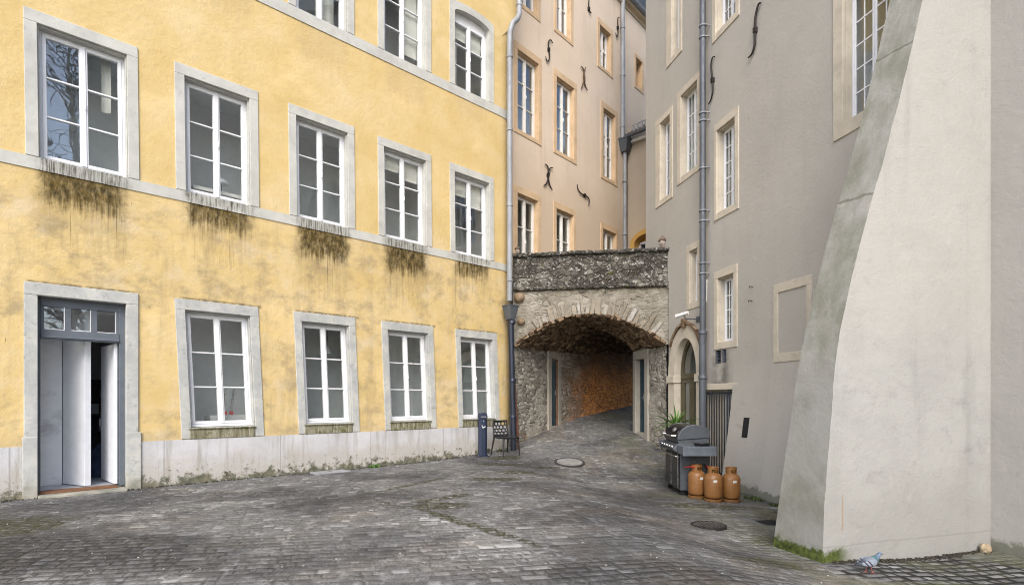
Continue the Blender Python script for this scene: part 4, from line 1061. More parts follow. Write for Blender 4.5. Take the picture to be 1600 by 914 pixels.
# ================================================================== grey building on the right
gb = thing('grey_building', 'grey rendered building with big sloping buttress, barred gate and arched glass door', 'building', (*GF.o, 0), GF.rz)
gh = []; grm = MB()
def gwin(uc, vt, vb, u0, u1, rows=4, cols=2, head=.16, foot=.15, depth=.15, top=None):
    xc, zt = GF.at(uc, vt); _, zb = GF.at(uc, vb); x0 = GF.x(u0); x1 = GF.x(u1)
    if top is not None: zt = top
    w, h = window(gb, x0, x1, zb + foot, zt - head, casing=x0 - xc, casx=.12, head=head, foot=foot, depth=depth, rows=rows, cols=cols, stone='sand', fw=.04, thin=True)
    gh.append(h); quad_rooms(grm, x0 - .3, x1 + .5, zb - .5, zt + .4, .26, 1.9)
    return w
gwin(1025, 191.5, 327, 1032, 1047.5); gwin(1058.7, 146.8, 291, 1064.5, 1090); gwin(1116.5, 197, 346.5, 1120.5, 1149, rows=5)
gwin(1116.7, 426, 546.8, 1122, 1147, rows=4); gwin(1073.5, 385, 485, 1078, 1090.5, rows=3)
gwin(1042, -40, 108, 1050, 1062); gwin(1113.5, -90, 70, 1119, 1150, rows=5)
gwin(1303, 0, 223, 1318, 1392, rows=6, top=8.35, head=.2, foot=.22)
# arched doorway, gate recess, vents
ax0, ax1 = GF.x(1056), GF.x(1090.5); azs, ars = 2.06, .86
aap = arch_pts(ax0, ax1, azs, ars, 20)
gh.append([(ax0, -.6), (ax1, -.6)] + aap[::-1])
ga0, ga1, gz1 = GF.x(1104.5), 2.95, 1.66
gh.append([(ga0, -.6), (ga1, -.6), (ga1, gz1), (ga0, gz1)])
vents = []
for u0, u1 in ((1118.3, 1127), (1129, 1135)):
    a, b = GF.x(u0), GF.x(u1); z1_, z0_ = GF.at(1118, 548)[1], GF.at(1118, 568)[1]
    vents.append((a, b, z0_, z1_)); gh.append([(a, z0_), (b, z0_), (b, z1_), (a, z1_)])
GX0, GX1, GZ = -1.23, 19.4, 16.0
w = MB(); w.sheet([(.03, -.9), (GX1, -.9), (GX1, GZ), (GX0, GZ), (GX0, 4.3), (.03, 4.3)], gh)
w.face([(GX0, 0, 4.3), (GX0, 8, 4.3), (GX0, 8, GZ), (GX0, 0, GZ)]); w.face([(GX1, 0, -.9), (GX1, 8, -.9), (GX1, 8, GZ), (GX1, 0, GZ)]); w.face([(.03, 8, -.9), (GX1, 8, -.9), (GX1, 8, GZ), (GX0, 8, GZ), (GX0, 8, 4.3), (.03, 8, 4.3)])
w.build('wall', MT['grey'], gb)
grm.build('room_interior', MT['room'], gb)
r_ = MB(); r_.prism_x([(-.5, GZ), (4, GZ + 4.5), (8.5, GZ)], GX0 - .3, GX1 + .3); r_.build('roof', MT['slate'], gb)
# battered foot of the wall
def by(z): return -.004 - .36 * max(0, (2.2 - z) / 2.75) ** 1.35
def batter(fn, x0, x1, ztop, name):
    zs_ = [ztop - (ztop + .55) * k / 24 for k in range(25)]
    b = MB()
    for za, zb in zip(zs_, zs_[1:]):
        b.face([(x0, fn(za), za), (x1, fn(za), za), (x1, fn(zb), zb), (x0, fn(zb), zb)])
        b.face([(x0, fn(za), za), (x0, .04, za), (x0, .04, zb), (x0, fn(zb), zb)])
    b.face([(x0, fn(ztop), ztop), (x1, fn(ztop), ztop), (x1, .04, ztop), (x0, .04, ztop)])
    b.build(name, MT['grey'], gb, smooth=30, weld=True)
batter(by, 2.72, 7.2, 2.2, 'battered_foot')
batter(lambda z: by(z) - .003 - .13 * max(0, (2.1 - z) / 2.6) ** .9, 4.02, 7.2, 2.1, 'battered_pier')
s = MB(); x0_, z0_ = GF.at(1157.5, 652, -.18); x1_, z1_ = GF.at(1163.5, 684, -.22)
by_s = by; by = lambda z: by_s(z) - .004
s.hexa([(x0_, by(z1_), z1_), (x1_, by(z1_), z1_), (x1_, by(z1_) + .03, z1_), (x0_, by(z1_) + .03, z1_)], [(x0_, by(z0_), z0_), (x1_, by(z0_), z0_), (x1_, by(z0_) + .03, z0_), (x0_, by(z0_) + .03, z0_)])
s.build('slit_opening', MT['dark'], gb)
# blind window outline
bx0, bz1 = GF.at(1209.5, 446); bx1, _ = GF.at(1269, 430); _, bz0 = GF.at(1217, 566)
s = MB(); k_ = .115
s.box(bx0, bx0 + k_, -.02, .02, bz0 + .16, bz1 - .16); s.box(bx1 - k_, bx1, -.02, .02, bz0 + .16, bz1 - .16); s.box(bx0, bx1, -.02, .02, bz1 - .16, bz1); s.box(bx0, bx1, -.02, .02, bz0, bz0 + .16)
s.build('blind_window_surround', MT['sand'], gb, bevel=.006)
# vents
for a, b_, z0_, z1_ in vents:
    m = MB(); m.box(a, b_, .10, .12, z0_, z1_)
    vo = m.build('wall_vent', MT['dark'], gb)
    m = MB(); m.box(a, a + .02, -.004, .1, z0_, z1_); m.box(b_ - .02, b_, -.004, .1, z0_, z1_)
    for k in range(4): zz = z0_ + (z1_ - z0_) * (k + .3) / 4; m.box(a + .02, b_ - .02, .03, .09, zz, zz + .012)
    m.build('vent_slat', MT['zincdark'], vo)
# barred gate
m = MB(); m.box(ga0 - .03, 2.9, -.035, .06, gz1, gz1 + .13); m.build('gate_lintel', MT['sand'], gb, bevel=.008)
m = MB(); m.face([(ga0, 0, -.6), (ga0, 1.6, -.6), (ga0, 1.6, gz1), (ga0, 0, gz1)]); m.face([(ga1, 0, -.6), (ga1, 1.6, -.6), (ga1, 1.6, gz1), (ga1, 0, gz1)]); m.face([(ga0, .13, -.6), (ga1, .13, -.6), (ga1, .13, gz1), (ga0, .13, gz1)]); m.face([(ga0, 0, gz1), (ga1, 0, gz1), (ga1, 1.6, gz1), (ga0, 1.6, gz1)])
m.build('gate_recess', MT['sand'], gb)
m = MB(); n_ = 11
for k in range(n_):
    x = ga0 + .03 + (2.66 - ga0) * k / (n_ - 1); m.box(x - .010, x + .010, -.03, -.008, -.22, gz1 - .03)
m.box(ga0, 2.72, -.007, .015, gz1 - .09, gz1 - .05); m.box(ga0, 2.72, -.007, .015, -.18, -.13)
gate = m.build('barred_gate', plain('grey_painted_bars', (.045, .05, .06), .5, .5, .2), gb, bevel=.003)
m = MB(); m.tube([(ga0 + .70, .05, -.3), (ga0 + .70, .05, gz1)], .022, 10); m.build('recess_pipe', MT['zinc'], gb, smooth=40)
m = MB(); m.box(ga0 + .56, ga1 - .02, .07, .125, -.3, 1.60); m.build('recess_door', MT['roomdark'], gb, bevel=.01)
# arched glass door
xm = (ax0 + ax1) / 2
ko = .30
inn = [(ax0, -.6)] + aap + [(ax1, -.6)]
out = [(ax0 - ko, -.6)] + [(xm + (px - xm) * (1 + 2 * ko / (ax1 - ax0)), azs + (pz - azs) * (1 + ko / ars)) for px, pz in aap] + [(ax1 + ko * .55, -.6)]
out = [(min(px, ax1 + ko * .55), pz) for px, pz in out]
s = MB(); s.ring_y(inn, out, -.045, .22)
so = s.build('arch_surround', MT['sand'], gb, bevel=.006, smooth=30)
s = MB(); s.box(ax0 - ko - .03, ax0 - .001 + .03, -.085, .125, azs - .2, azs - .02); s.box(ax1 - .03, ax1 + ko * .55 + .03, -.085, .125, azs - .2, azs - .02); s.build('impost', MT['sand'], so, bevel=.012)
s = MB(); hood = [(xm + (px - xm) * (1.02 + 2 * ko / (ax1 - ax0)), azs + (pz - azs) * (1.03 + ko / ars)) for px, pz in aap[4:-3]]
hood2 = [(xm + (px - xm) * 1.07, azs + (pz - azs) * 1.05) for px, pz in hood]; s.ring_y(hood, hood2, -.09, .0); s.box(xm - .05, xm + .05, -.13, 0, azs + ars + ko - .05, azs + ars + ko + .16)
s.build('hood_mould', MT['vstone'], so, bevel=.01)
MT['olive'] = plain('olive_brown_door_paint', (.085, .072, .042), .45, var=.2)
dy = .13
s = MB(); di = [(px * .0 + xm + (px - xm) * .86, azs + .1 + (pz - azs) * .86) for px, pz in aap]
s.ring_y([(ax0 + .07, -.6)] + [(xm + (px - xm) * .86, azs + (pz - azs) * .9) for px, pz in aap] + [(ax1 - .07, -.6)], inn, dy, dy + .07)
s.box(ax0 + .06, ax1 - .06, dy - .02, dy + .065, azs - .10, azs + .02)
for xx in (ax0 + .07, xm - .09, xm + .005, ax1 - .155): s.box(xx, xx + .085, dy + .004, dy + .06, -.3, azs - .1)
s.box(ax0 + .155, xm - .09, dy + .006, dy + .058, -.3, .25); s.box(xm + .09, ax1 - .155, dy + .006, dy + .058, -.3, .25)
s.box(ax0 + .155, xm - .09, dy + .006, dy + .058, azs - .2, azs - .1); s.box(xm + .09, ax1 - .155, dy + .006, dy + .058, azs - .2, azs - .1)
ad = s.build('arched_door', MT['olive'], gb, bevel=.005)
s = MB(); s.sheet([(ax0 + .05, -.3), (ax1 - .05, -.3)] + [(xm + (px - xm) * .88, azs + (pz - azs) * .92) for px, pz in aap[::-1]], [], dy + .035); s.build('pane', MT['glass'], ad)
s = MB(); quad_rooms(s, ax0 - .6, ax1 + .1, -.3, 3.2, .36, 3.0); s.build('room_interior', MT['room'], gb)
s = MB(); s.grid(lambda p, q: (xm - .32 + .2 * p, dy + .18 + .02 * math.sin(p * 25), -.2 + 2.1 * q), 24, 2); s.build('door_curtain', MT['blind'], ad, smooth=50)
s = MB(); s.tube([(xm + .02, dy - .02, .75), (xm + .02, dy - .06, .75), (xm + .12, dy - .065, .75)], .011, 8); s.build('door_handle', MT['zinc'], ad, smooth=40)
# rain pipe
gpx, _ = GF.at(1098, 400, -.13)
p = MB(); p.tube([(gpx, -.13, 2.95), (gpx, -.13, GZ + .1)], .068, 14)
col_z = [GF.at(1098, v, -.13)[1] for v in (428, 412, 346, 330, 264, 190, 178, 60, 42)] + [10.8, 12.5]
for z in col_z: p.lathe([(.070, -.02), (.082, -.015), (.082, .025), (.070, .03)], (gpx, -.13, z), 14)
po = p.build('rain_pipe', MT['zincdark'], gb, smooth=40)
p = MB()
for z in col_z: p.lathe([(.083, -.012), (.085, -.01), (.085, .006), (.083, .008)], (gpx, -.13, z + .01), 14); p.box(gpx + .06, gpx + .08, -.13, .0, z, z + .02)
p.build('pipe_clamp', MT['zinc'], po, smooth=40)
p = MB(); p.tube([(gpx, -.13, -.3), (gpx, -.13, 2.97)], .078, 14)
for z in (2.9, 1.9, .6): p.lathe([(.08, 0), (.096, .015), (.096, .07), (.08, .09)], (gpx, -.13, z), 14)
p.build('pipe_foot', MT['zincdark'], gb, smooth=40)
C7 = lambda a, b: (1000 + a / 2.078, b / 2.078)
anchor(gb, GF, [C7(*q) for q in [(248, 186), (240, 190), (236, 215), (240, 262), (241, 300), (234, 328), (227, 340)]], .015).build('wall_anchor', MT['iron'], gb, smooth=50)
anchor(gb, GF, [C7(*q) for q in [(398, 12), (390, 18), (381, 55), (379, 100), (378, 145), (370, 175), (357, 190)]], .018).build('wall_anchor', MT['iron'], gb, smooth=50)
# little hooks left in the render
for u, v in ((1175, 470), (1176, 448)):
    x, z = GF.at(u, v); m = MB(); m.tube([(x, .01, z), (x, -.07, z + .005), (x, -.08, z - .03)], .009, 6); m.build('wall_hook', MT['iron'], gb, smooth=50)
# the buttress
BF = Frame(3.245, 5.71, .955, .297)
near = [(1283, 881.6), (1285.5, 830), (1288, 786), (1294.7, 715.6), (1300.7, 615), (1308, 544.5), (1312, 519), (1326, 456), (1338, 397), (1353.5, 352), (1366, 292), (1381, 256.5), (1399, 181), (1416, 108), (1431.5, 45), (1441.6, 0)]
prof = [BF.at(u, v) for u, v in near]
prof[0] = (prof[0][0], -.7)
# light smoothing of the measured outline, then on up to the wall with the same slope
sm = [prof[0]] + [tuple((prof[k - 1][i] + 2 * prof[k][i] + prof[k + 1][i]) / 4 for i in (0, 1)) for k in range(1, len(prof) - 1)] + [prof[-1]]
fine = []
for k in range(len(sm) - 1):
    p0, p1, p2, p3 = sm[max(k - 1, 0)], sm[k], sm[k + 1], sm[min(k + 2, len(sm) - 1)]
    for j in range(4):
        t = j / 4; fine.append(tuple(.5 * (2 * p1[i] + (p2[i] - p0[i]) * t + (2 * p0[i] - 5 * p1[i] + 4 * p2[i] - p3[i]) * t * t + (3 * p1[i] - p0[i] - 3 * p2[i] + p3[i]) * t ** 3) for i in (0, 1)))
fine.append(sm[-1])
fine = [(q + .010 * mnoise.noise(Vector((z * 3.1, 1.7, 0))) + .006 * mnoise.noise(Vector((z * 11, 4, 0))), z) for q, z in fine]
dq = (fine[-1][0] - fine[-9][0]) / (fine[-1][1] - fine[-9][1])
QL = 2.75
fine.append((QL - .1, fine[-1][1] + (QL - .1 - fine[-1][0]) / dq))
def thick(z): return .46 + .17 * sstep(2.6, -.3, z) + .05 * sstep(.4, -.3, z)
def bl_(q, y, z):
    X, Y = BF.l2w(q, y); return (*GF.w2l(X, Y), z)
m = MB()
nn = len(fine)
for k in range(nn - 1):
    (qa, za), (qb, zb) = fine[k], fine[k + 1]
    ta, tb = thick(za), thick(zb)
    for j in range(6):
        f0, f1 = j / 6, (j + 1) / 6
        m.face([bl_(qa, ta * f0, za), bl_(qa, ta * f1, za), bl_(qb, tb * f1, zb), bl_(qb, tb * f0, zb)])
    for j in range(10):
        f0, f1 = j / 10, (j + 1) / 10
        for y_a, y_b in ((0, 0), (ta, tb)):
            m.face([bl_(qa + (QL - qa) * f0, y_a, za), bl_(qa + (QL - qa) * f1, y_a, za), bl_(qb + (QL - qb) * f1, y_b, zb), bl_(qb + (QL - qb) * f0, y_b, zb)])
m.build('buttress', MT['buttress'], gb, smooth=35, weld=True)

# ================================================================== loose things
def gpt(X, Y, dz=0.0): return (X, Y, ground_z(X, Y) + dz)
def pix(u, Y): return (u - 800) / FOC * Y

# gas bottles
def mat_bottle():
    m = Mat('orange_brown_enamel'); x, y, z = m.sep(m.obj)
    v = m.vm('ADD', m.obj, m.sc(m.n('ObjectInfo').outputs['Location'], (3.3, 2.1, 1.0)))
    c = m.ramp(m.noise(7, 5, .6, v), [(.3, (.20, .085, .024)), (.7, (.245, .115, .036))])
    c = m.mix(m.ss(m.noise(26, 5, .75, v), .60, .68, 0, .7), c, (.075, .04, .02))
    c = m.mix(m.ss(m.noise(1, 4, .6, m.sc(v, (9, 9, 60))), .64, .72, 0, .45), c, (.40, .25, .13))
    c = m.mix(m.ss(m.ma('ADD', z, m.ma('MULTIPLY', m.noise(18, 4, .6, v), .10)), .115, .06, 0, .6), c, (.07, .042, .022))
    return m.fin(c, m.ss(m.noise(12, 4, .6, v), .3, .7, .32, .58), m.bump(m.noise(30, 3, .5, v), .12, .004), spec=.5)
MT['bottle'] = mat_bottle()
def gas_bottle(loc, rz, label):
    t = thing('gas_bottle', label, 'gas bottle', loc, rz, 'orange gas bottles beside the barbecue')
    b = MB(); b.lathe([(.0, .045), (.10, .05), (.138, .075), (.15, .11), (.1515, .27), (.1535, .272), (.1535, .28), (.1515, .282), (.15, .40), (.142, .44), (.115, .475), (.07, .495), (.03, .50)], (0, 0, 0), 36)
    b.build('body', MT['bottle'], t, smooth=40)
    f = MB(); f.lathe([(.132, .0), (.148, .0), (.150, .055), (.134, .055)], (0, 0, 0), 36, ring=True); f.build('foot_ring', MT['bottle'], t, smooth=40)
    c = MB()
    n = 36
    for k in range(n):
        a0, a1 = 2 * PI * k / n, 2 * PI * (k + 1) / n; am = (a0 + a1) / 2
        cut = abs((am + PI / 2 + PI) % (2 * PI) - PI) < .62
        for (r0, r1) in ((.088, .092),):
            segs = ((.465, .505), (.565, .595)) if cut else ((.465, .595),)
            for z0, z1 in segs:
                p = [(r0 * math.cos(a0), r0 * math.sin(a0)), (r0 * math.cos(a1), r0 * math.sin(a1)), (r1 * math.cos(a1), r1 * math.sin(a1)), (r1 * math.cos(a0), r1 * math.sin(a0))]
                c.hexa([(x, y, z0) for x, y in p], [(x, y, z1) for x, y in p])
    c.lathe([(.089, .592), (.095, .594), (.095, .600), (.089, .602)], (0, 0, 0), 36, ring=True)
    c.build('collar', MT['bottle'], t, weld=True)
    v = MB(); v.lathe([(.022, .495), (.022, .53), (.016, .535), (.016, .56), (.026, .562), (.026, .58)], (0, 0, 0), 14); v.tube([(0, 0, .545), (0, -.06, .545)], .014, 10); v.build('valve', plain('brass_valve', (.45, .30, .10), .35, .8), t, smooth=40)
    s = MB(); s.grid(lambda p, q: (.1522 * math.cos(-PI / 2 - .45 + .42 * p), .1522 * math.sin(-PI / 2 - .45 + .42 * p), .345 + .045 * q), 8, 2); s.build('sticker', plain('worn_paper_sticker', (.55, .53, .48), .8, var=.3, scale=30), t, smooth=60)
    s = MB(); s.lathe([(.027, .575), (.030, .578), (.030, .590), (.0, .592)], (0, 0, 0), 12); s.build('valve_cap', MT['white'], t, smooth=40)
    return t
BY = 9.55
b1 = gas_bottle(gpt(pix(1088.5, 9.75), 9.75), .5, 'left gas bottle, tucked against the barbecue with a red hose on its valve')
BOT = [b1]
b2 = dup(b1, gpt(pix(1114.5, 9.45), 9.45), .1, 'middle gas bottle, set a little nearer than its two neighbours', 'orange gas bottles beside the barbecue')
b3 = dup(b1, gpt(pix(1142.5, 9.5), 9.5), .25, 'right gas bottle, nearest the grey wall and apart from the barbecue', 'orange gas bottles beside the barbecue')

# barbecue: local x runs away from the camera along its length, y towards the grey wall (front at -y)
bx, by_ = 3.36, 10.35
bq = thing('gas_barbecue', 'large grey and black gas barbecue on castors beside the gas bottles', 'barbecue', gpt(bx, by_), R(88))
bq.scale = (1, -1, 1)
MT['bbq'] = plain('dark_grey_enamel', (.078, .088, .10), .45, .2, .2, spec=.5); MT['bbqblack'] = plain('black_enamel', (.012, .012, .014), .35, spec=.5); MT['steel'] = plain('brushed_steel', (.55, .55, .55), .3, .9, .1)
MT['bbqlight'] = plain('grey_side_shelf', (.13, .15, .175), .4, .2, .15)
D0, D1 = -.30, .26     # depth front / back
L0, L1 = -.42, .60
# in this frame the near end is at x = L0 because x points away from the camera
m = MB(); m.box(L0, L1, D0 + .03, D1, .11, .80); m.build('cabinet', MT['bbq'], bq, bevel=.012)
for k in range(2):
    a = L0 + .03 + (L1 - L0 - .06) * k / 2; m = MB(); m.box(a + .01, a + (L1 - L0 - .06) / 2 - .01, D0, D0 + .03, .15, .77); dr = m.build('cabinet_door', MT['bbqblack'], bq, bevel=.008)
    m = MB(); m.box(a + .008, a + .03, D0 - .006, D0 + .001, .15, .77); m.build('door_trim', MT['steel'], dr)
m = MB(); m.tube([(L0 + .02, D0 - .0, .72), (L0 + .02, D0 - .05, .735), (L1 - .02, D0 - .05, .735), (L1 - .02, D0, .72)], .012, 8); m.build('door_rail', MT['steel'], bq, smooth=40)
m = MB(); m.prism_x([(D0 + .02, .80), (D0 - .08, .83), (D0 - .10, .87), (D0 - .02, .96), (D1, .96), (D1, .80)], L0 - .0, L1); m.build('control_panel', MT['bbq'], bq, bevel=.01)
for k in range(5):
    x = L0 + .12 + .19 * k; m = MB()
    for j in range(1): m.tube([(x, D0 - .085, .90), (x, D0 - .125, .875)], [.034, .028], 14)
    kn = m.build('knob', MT['bbqblack'], bq, smooth=40); m = MB(); m.tube([(x, D0 - .082, .902), (x, D0 - .092, .896)], [.043, .043], 16); m.build('bezel', MT['steel'], kn, smooth=40)
fb = MB(); fb.prism_x([(D0 + .02, .955), (D1 - .02, .955), (D1, 1.06), (D0 - .01, 1.03)], L0 + .05, L1 - .05); fb.build('firebox', MT['bbq'], bq, bevel=.01)
lid = [(D0 - .03, 1.035), (D0 - .02, 1.12), (D0 + .05, 1.215), (D0 + .16, 1.285), (D0 + .30, 1.305), (D0 + .46, 1.28), (D0 + .57, 1.21), (D1 + .01, 1.07)]
m = MB(); m.prism_x(lid, L0 + .085, L1 - .085); lo_ = m.build('lid', MT['bbqblack'], bq, smooth=35)
for xe in ((L0 + .03, L0 + .084), (L1 - .084, L1 - .03)):
    m = MB(); m.prism_x([(y * 1.0, z) for y, z in [(D0 - .012, 1.03), (D0 + .0, 1.125), (D0 + .065, 1.222), (D0 + .165, 1.295), (D0 + .30, 1.316), (D0 + .465, 1.29), (D0 + .58, 1.215), (D1 + .02, 1.07)]], *xe); m.build('lid_end', MT['bbqsoot'] if 'bbqsoot' in MT else MT['bbq'], lo_, bevel=.012)
m = MB(); m.tube([(L0 + .12, D0 - .01, 1.10), (L0 + .12, D0 - .09, 1.10), (L1 - .12, D0 - .09, 1.10), (L1 - .12, D0 - .01, 1.10)], .016, 10); m.build('lid_handle', MT['steel'], lo_, smooth=40)
m = MB(); m.tube([((L0 + L1) / 2 - .25, D0 + .005, 1.20), ((L0 + L1) / 2 - .25, D0 - .03, 1.225)], .045, 18); m.build('thermometer', MT['steel'], lo_, smooth=40)
for s_, e_ in ((L0 - .40, L0 - .002), (L1 + .002, L1 + .36)):
    m = MB(); m.box(s_, e_, D0 - .02, D1 - .02, .90, .945)
    ed = s_ if s_ < L0 else e_ - .03
    m.box(ed - .006, ed + .035, D0 - .03, D1 - .01, .78, .95); m.box(s_ + .01, e_ - .01, D0 - .026, D0 + .0, .80, .948); m.box(s_ + .01, e_ - .01, D1 - .045, D1 - .012, .80, .948)
    for k in range(6): m.box(ed - .014, ed - .004, D0 + .05 + k * .085, D0 + .09 + k * .085, .79, .94)
    m.build('side_shelf', MT['bbqlight'], bq, bevel=.008)
for x in (L0 + .07, L1 - .07):
    for y in (D0 + .09, D1 - .08):
        m = MB(); m.tube([(x - .016, y, .05), (x + .016, y, .05)], .05, 18); m.box(x - .024, x + .024, y - .02, y + .02, .06, .12); m.build('castor', MT['bbqblack'], bq, smooth=40)
m = MB(); m.tube([(L0 - .005, .02, .48), (L0 - .03, .06, .56), (L0 - .03, .16, .60), (L0 - .03, .20, .50), (L0 - .03, .12, .42), (L0 - .005, .05, .44)], .012, 8)
m.build('hose', MT['bbqblack'], bq, smooth=50)
m = MB(); m.lathe([(.0, 0), (.045, .0), (.05, .03), (.0, .035)], (L0 - .03, .22, .54), 14); m.build('regulator', plain('red_plastic', (.45, .02, .02), .4), bq, smooth=40)
m = MB(); m.tube([(L0 - .01, -.02, .30), (L0 - .02, -.02, .62)], .008, 6); m.tube([(L0 - .012, .0, .62), (L0 - .03, .0, .66)], .015, 8); m.build('spark_lead', MT['steel'], bq, smooth=40)
hs = MB(); q = Vector(b1.location)
hs.tube([q + Vector((-.0, -.05, .545)), q + Vector((-.10, -.09, .57)), q + Vector((-.16, .02, .55)), q + Vector((-.17, .30, .50)), q + Vector((-.10, .50, .52))], .011, 8)
tag(hs.build('gas_hose', plain('red_rubber', (.42, .03, .025), .5), smooth=60), 'red rubber hose running from the left bottle to the barbecue', 'hose')
pan = thing('frying_pan', 'black frying pan lying on the side shelf of the barbecue', 'frying pan')
m = MB(); m.lathe([(.0, 0), (.12, 0), (.15, .045), (.146, .045), (.118, .006), (.0, .006)], (0, 0, 0), 28); m.build('pan', MT['bbqblack'], pan, smooth=40)
m = MB(); m.box(.145, .30, -.012, .012, .035, .05); m.build('handle', MT['bbqblack'], pan, bevel=.005)
import mathutils
M_ = Matrix.Translation(bq.location) @ Matrix.Rotation(R(88), 4, 'Z'); pan.location = M_ @ Vector((L0 - .2, -.06, .947)); pan.rotation_euler.z = R(170)

# potted plant behind the barbecue
pl = thing('potted_plant', 'spiky green plant in a pot between the arched door and the barbecue', 'plant', gpt(pix(1056, 11.6), 11.6))
pl.scale = (1, 1, 1.25)
m = MB(); m.lathe([(.11, 0), (.16, .42), (.175, .42), (.175, .46), (.15, .46), (.145, .40), (.0, .40)], (0, 0, 0), 24); m.build('pot', plain('terracotta_pot', (.30, .13, .07), .85), pl, smooth=35)
m = MB(); m.tube([(0, 0, .40), (.01, 0, .62), (0, .01, .95)], [.03, .025, .02], 8); m.build('stem', plain('palm_stem', (.12, .09, .05), .9), pl, smooth=50)
m = MB(); random.seed(21)
for k in range(76):
    a = random.uniform(0, 2 * PI); e = random.uniform(.10, 1.25); l = random.uniform(.34, .62); w_ = random.uniform(.012, .022); z0 = random.uniform(.80, .97)
    rows = []
    for j in range(7):
        t = j / 6; r = l * t * math.cos(e); z = z0 + l * t * math.sin(e) - .20 * t * t
        ww = w_ * (1 - t ** 2.2) + .001
        rows.append(((r * math.cos(a) - ww * math.sin(a), r * math.sin(a) + ww * math.cos(a), z), (r * math.cos(a) + ww * math.sin(a), r * math.sin(a) - ww * math.cos(a), z), (r * math.cos(a), r * math.sin(a), z - .006)))
    m.loft([list(r) for r in rows])
MT['leaf'] = plain('green_blade', (.085, .18, .03), .5, var=.5, scale=5)
m.build('foliage', MT['leaf'], pl, smooth=50)

# ashtray post
ap_ = thing('ashtray_post', 'dark blue freestanding ashtray post with a rounded top against the yellow wall', 'ashtray', (pix(754, 13.45), 13.45, ground_z(pix(754, 13.45), 13.45)), R(20))
MT['navy'] = plain('navy_powder_coat', (.018, .027, .052), .5, var=.1)
o8 = [(.085 * math.cos(PI / 8 + PI / 4 * k) / math.cos(PI / 8) * 1.25, .085 * math.sin(PI / 8 + PI / 4 * k) / math.cos(PI / 8)) for k in range(8)]
m = MB(); m.hexa([(x, y, .02) for x, y in o8], [(x, y, .92) for x, y in o8]); m.build('post', MT['navy'], ap_, bevel=.006)
m = MB(); hp_ = [(-.106, .925), (.106, .925), (.106, 1.0), (.09, 1.045), (.05, 1.07), (-.05, 1.07), (-.09, 1.045), (-.106, 1.0)]; m.prism_y(hp_, -.086, .086); hd = m.build('head', MT['navy'], ap_, bevel=.01)
m = MB(); m.box(-.07, .07, -.092, -.087, .955, .985); m.build('stub_slot', plain('grey_slot_plate', (.25, .26, .28), .4, .6), hd, bevel=.002)
m = MB(); m.box(-.16, .16, -.13, .13, 0, .02); bp = m.build('base_plate', MT['navy'], ap_, bevel=.005)
for sx in (-.13, .13):
    m = MB(); m.lathe([(.014, .02), (.014, .032), (.0, .036)], (sx, -.10, 0), 8); m.build('bolt', MT['steel'], bp, smooth=40)
# white cigarette pictogram
m = MB(); yy = -.0895
def stroke(pts, w_):
    for (xa, za), (xb, zb) in zip(pts, pts[1:]):
        dx_, dz_ = xb - xa, zb - za; l = math.hypot(dx_, dz_); nx_, nz_ = -dz_ / l * w_, dx_ / l * w_
        m.hexa([(xa + nx_, yy, za + nz_), (xb + nx_, yy, zb + nz_), (xb - nx_, yy, zb - nz_), (xa - nx_, yy, za - nz_)], [(xa + nx_, yy + .004, za + nz_), (xb + nx_, yy + .004, zb + nz_), (xb - nx_, yy + .004, zb - nz_), (xa - nx_, yy + .004, za - nz_)])
stroke([(-.02, .70), (.045, .735)], .009); stroke([(-.045, .765), (-.03, .745), (-.04, .725), (-.02, .70)], .006)
m.box(-.008, .008, yy, yy + .004, .865, .88)
m.build('pictogram', MT['white'], bp.parent)

# lattice chair
ch = thing('lattice_chair', 'black chair with a honeycomb seat and back standing by the drainpipe', 'chair', gpt(pix(790, 13.55), 13.55), R(-52))
MT['blackplastic'] = plain('black_moulded_plastic', (.012, .012, .013), .4, spec=.5)
# local: +x is the way the chair faces
def shell(a, t):
    """a across -1..1, t along: 0 seat front .. 1 seat back .. 2 top of the back"""
    wd = .23 - .02 * max(0, t - 1)
    if t < .85: x, z = .23 - .40 * t / .85, .455 - .018 * math.sin(PI * t / .85) - (.02 * (1 - t / .15) if t < .15 else 0)
    else:
        s_ = (t - .85) / 1.15; x = -.17 - .10 * s_ ** .8 - .02 * math.sin(s_ * PI); z = .455 + .395 * max(0, s_) ** 1.25
    x += .035 * a * a * (1 if t > 1 else 0) * min(1, (t - 1) * 3)
    return Vector((x, wd * a, z + .010 * a * a))
def lattice(t0, t1, nm):
    m = MB(); h = .118; edges = set()
    pts = {}
    W_, H_ = .23, (t1 - t0) * .44
    def K(p): return (round(p[0], 3), round(p[1], 3))
    rows_ = int(H_ / (h * .75)) + 3
    for j in range(-1, rows_):
        for i in range(-5, 6):
            cx = (i + .5 * (j % 2)) * h * .95; cy = j * h * .82
            c6 = [(cx + h * .55 * math.sin(PI / 3 * k), cy + h * .55 * math.cos(PI / 3 * k)) for k in range(6)]
            for k in range(6):
                p, q = c6[k], c6[(k + 1) % 6]
                cl = lambda v: (max(-W_, min(W_, v[0])), max(0, min(H_, v[1])))
                p, q = K(cl(p)), K(cl(q))
                if p != q: edges.add((min(p, q), max(p, q)))
    for p, q in edges:
        P_, Q_ = [shell(v[0] / W_, t0 + v[1] / .44) for v in (p, q)]
        if (P_ - Q_).length > .012: m.tube([P_, (P_ + Q_) / 2, Q_], [.018, .0145, .018], 6)
    rim = [shell(-1, t0 + (t1 - t0) * k / 12) for k in range(13)] + [shell(-1 + 2 * k / 10, t1) for k in range(1, 11)] + [shell(1, t1 - (t1 - t0) * k / 12) for k in range(1, 13)] + [shell(1 - 2 * k / 10, t0) for k in range(1, 11)]
    m.tube(rim, .019, 8)
    return m.build(nm, MT['blackplastic'], ch, smooth=60)
lattice(0, .9, 'seat'); lattice(.95, 2, 'backrest')
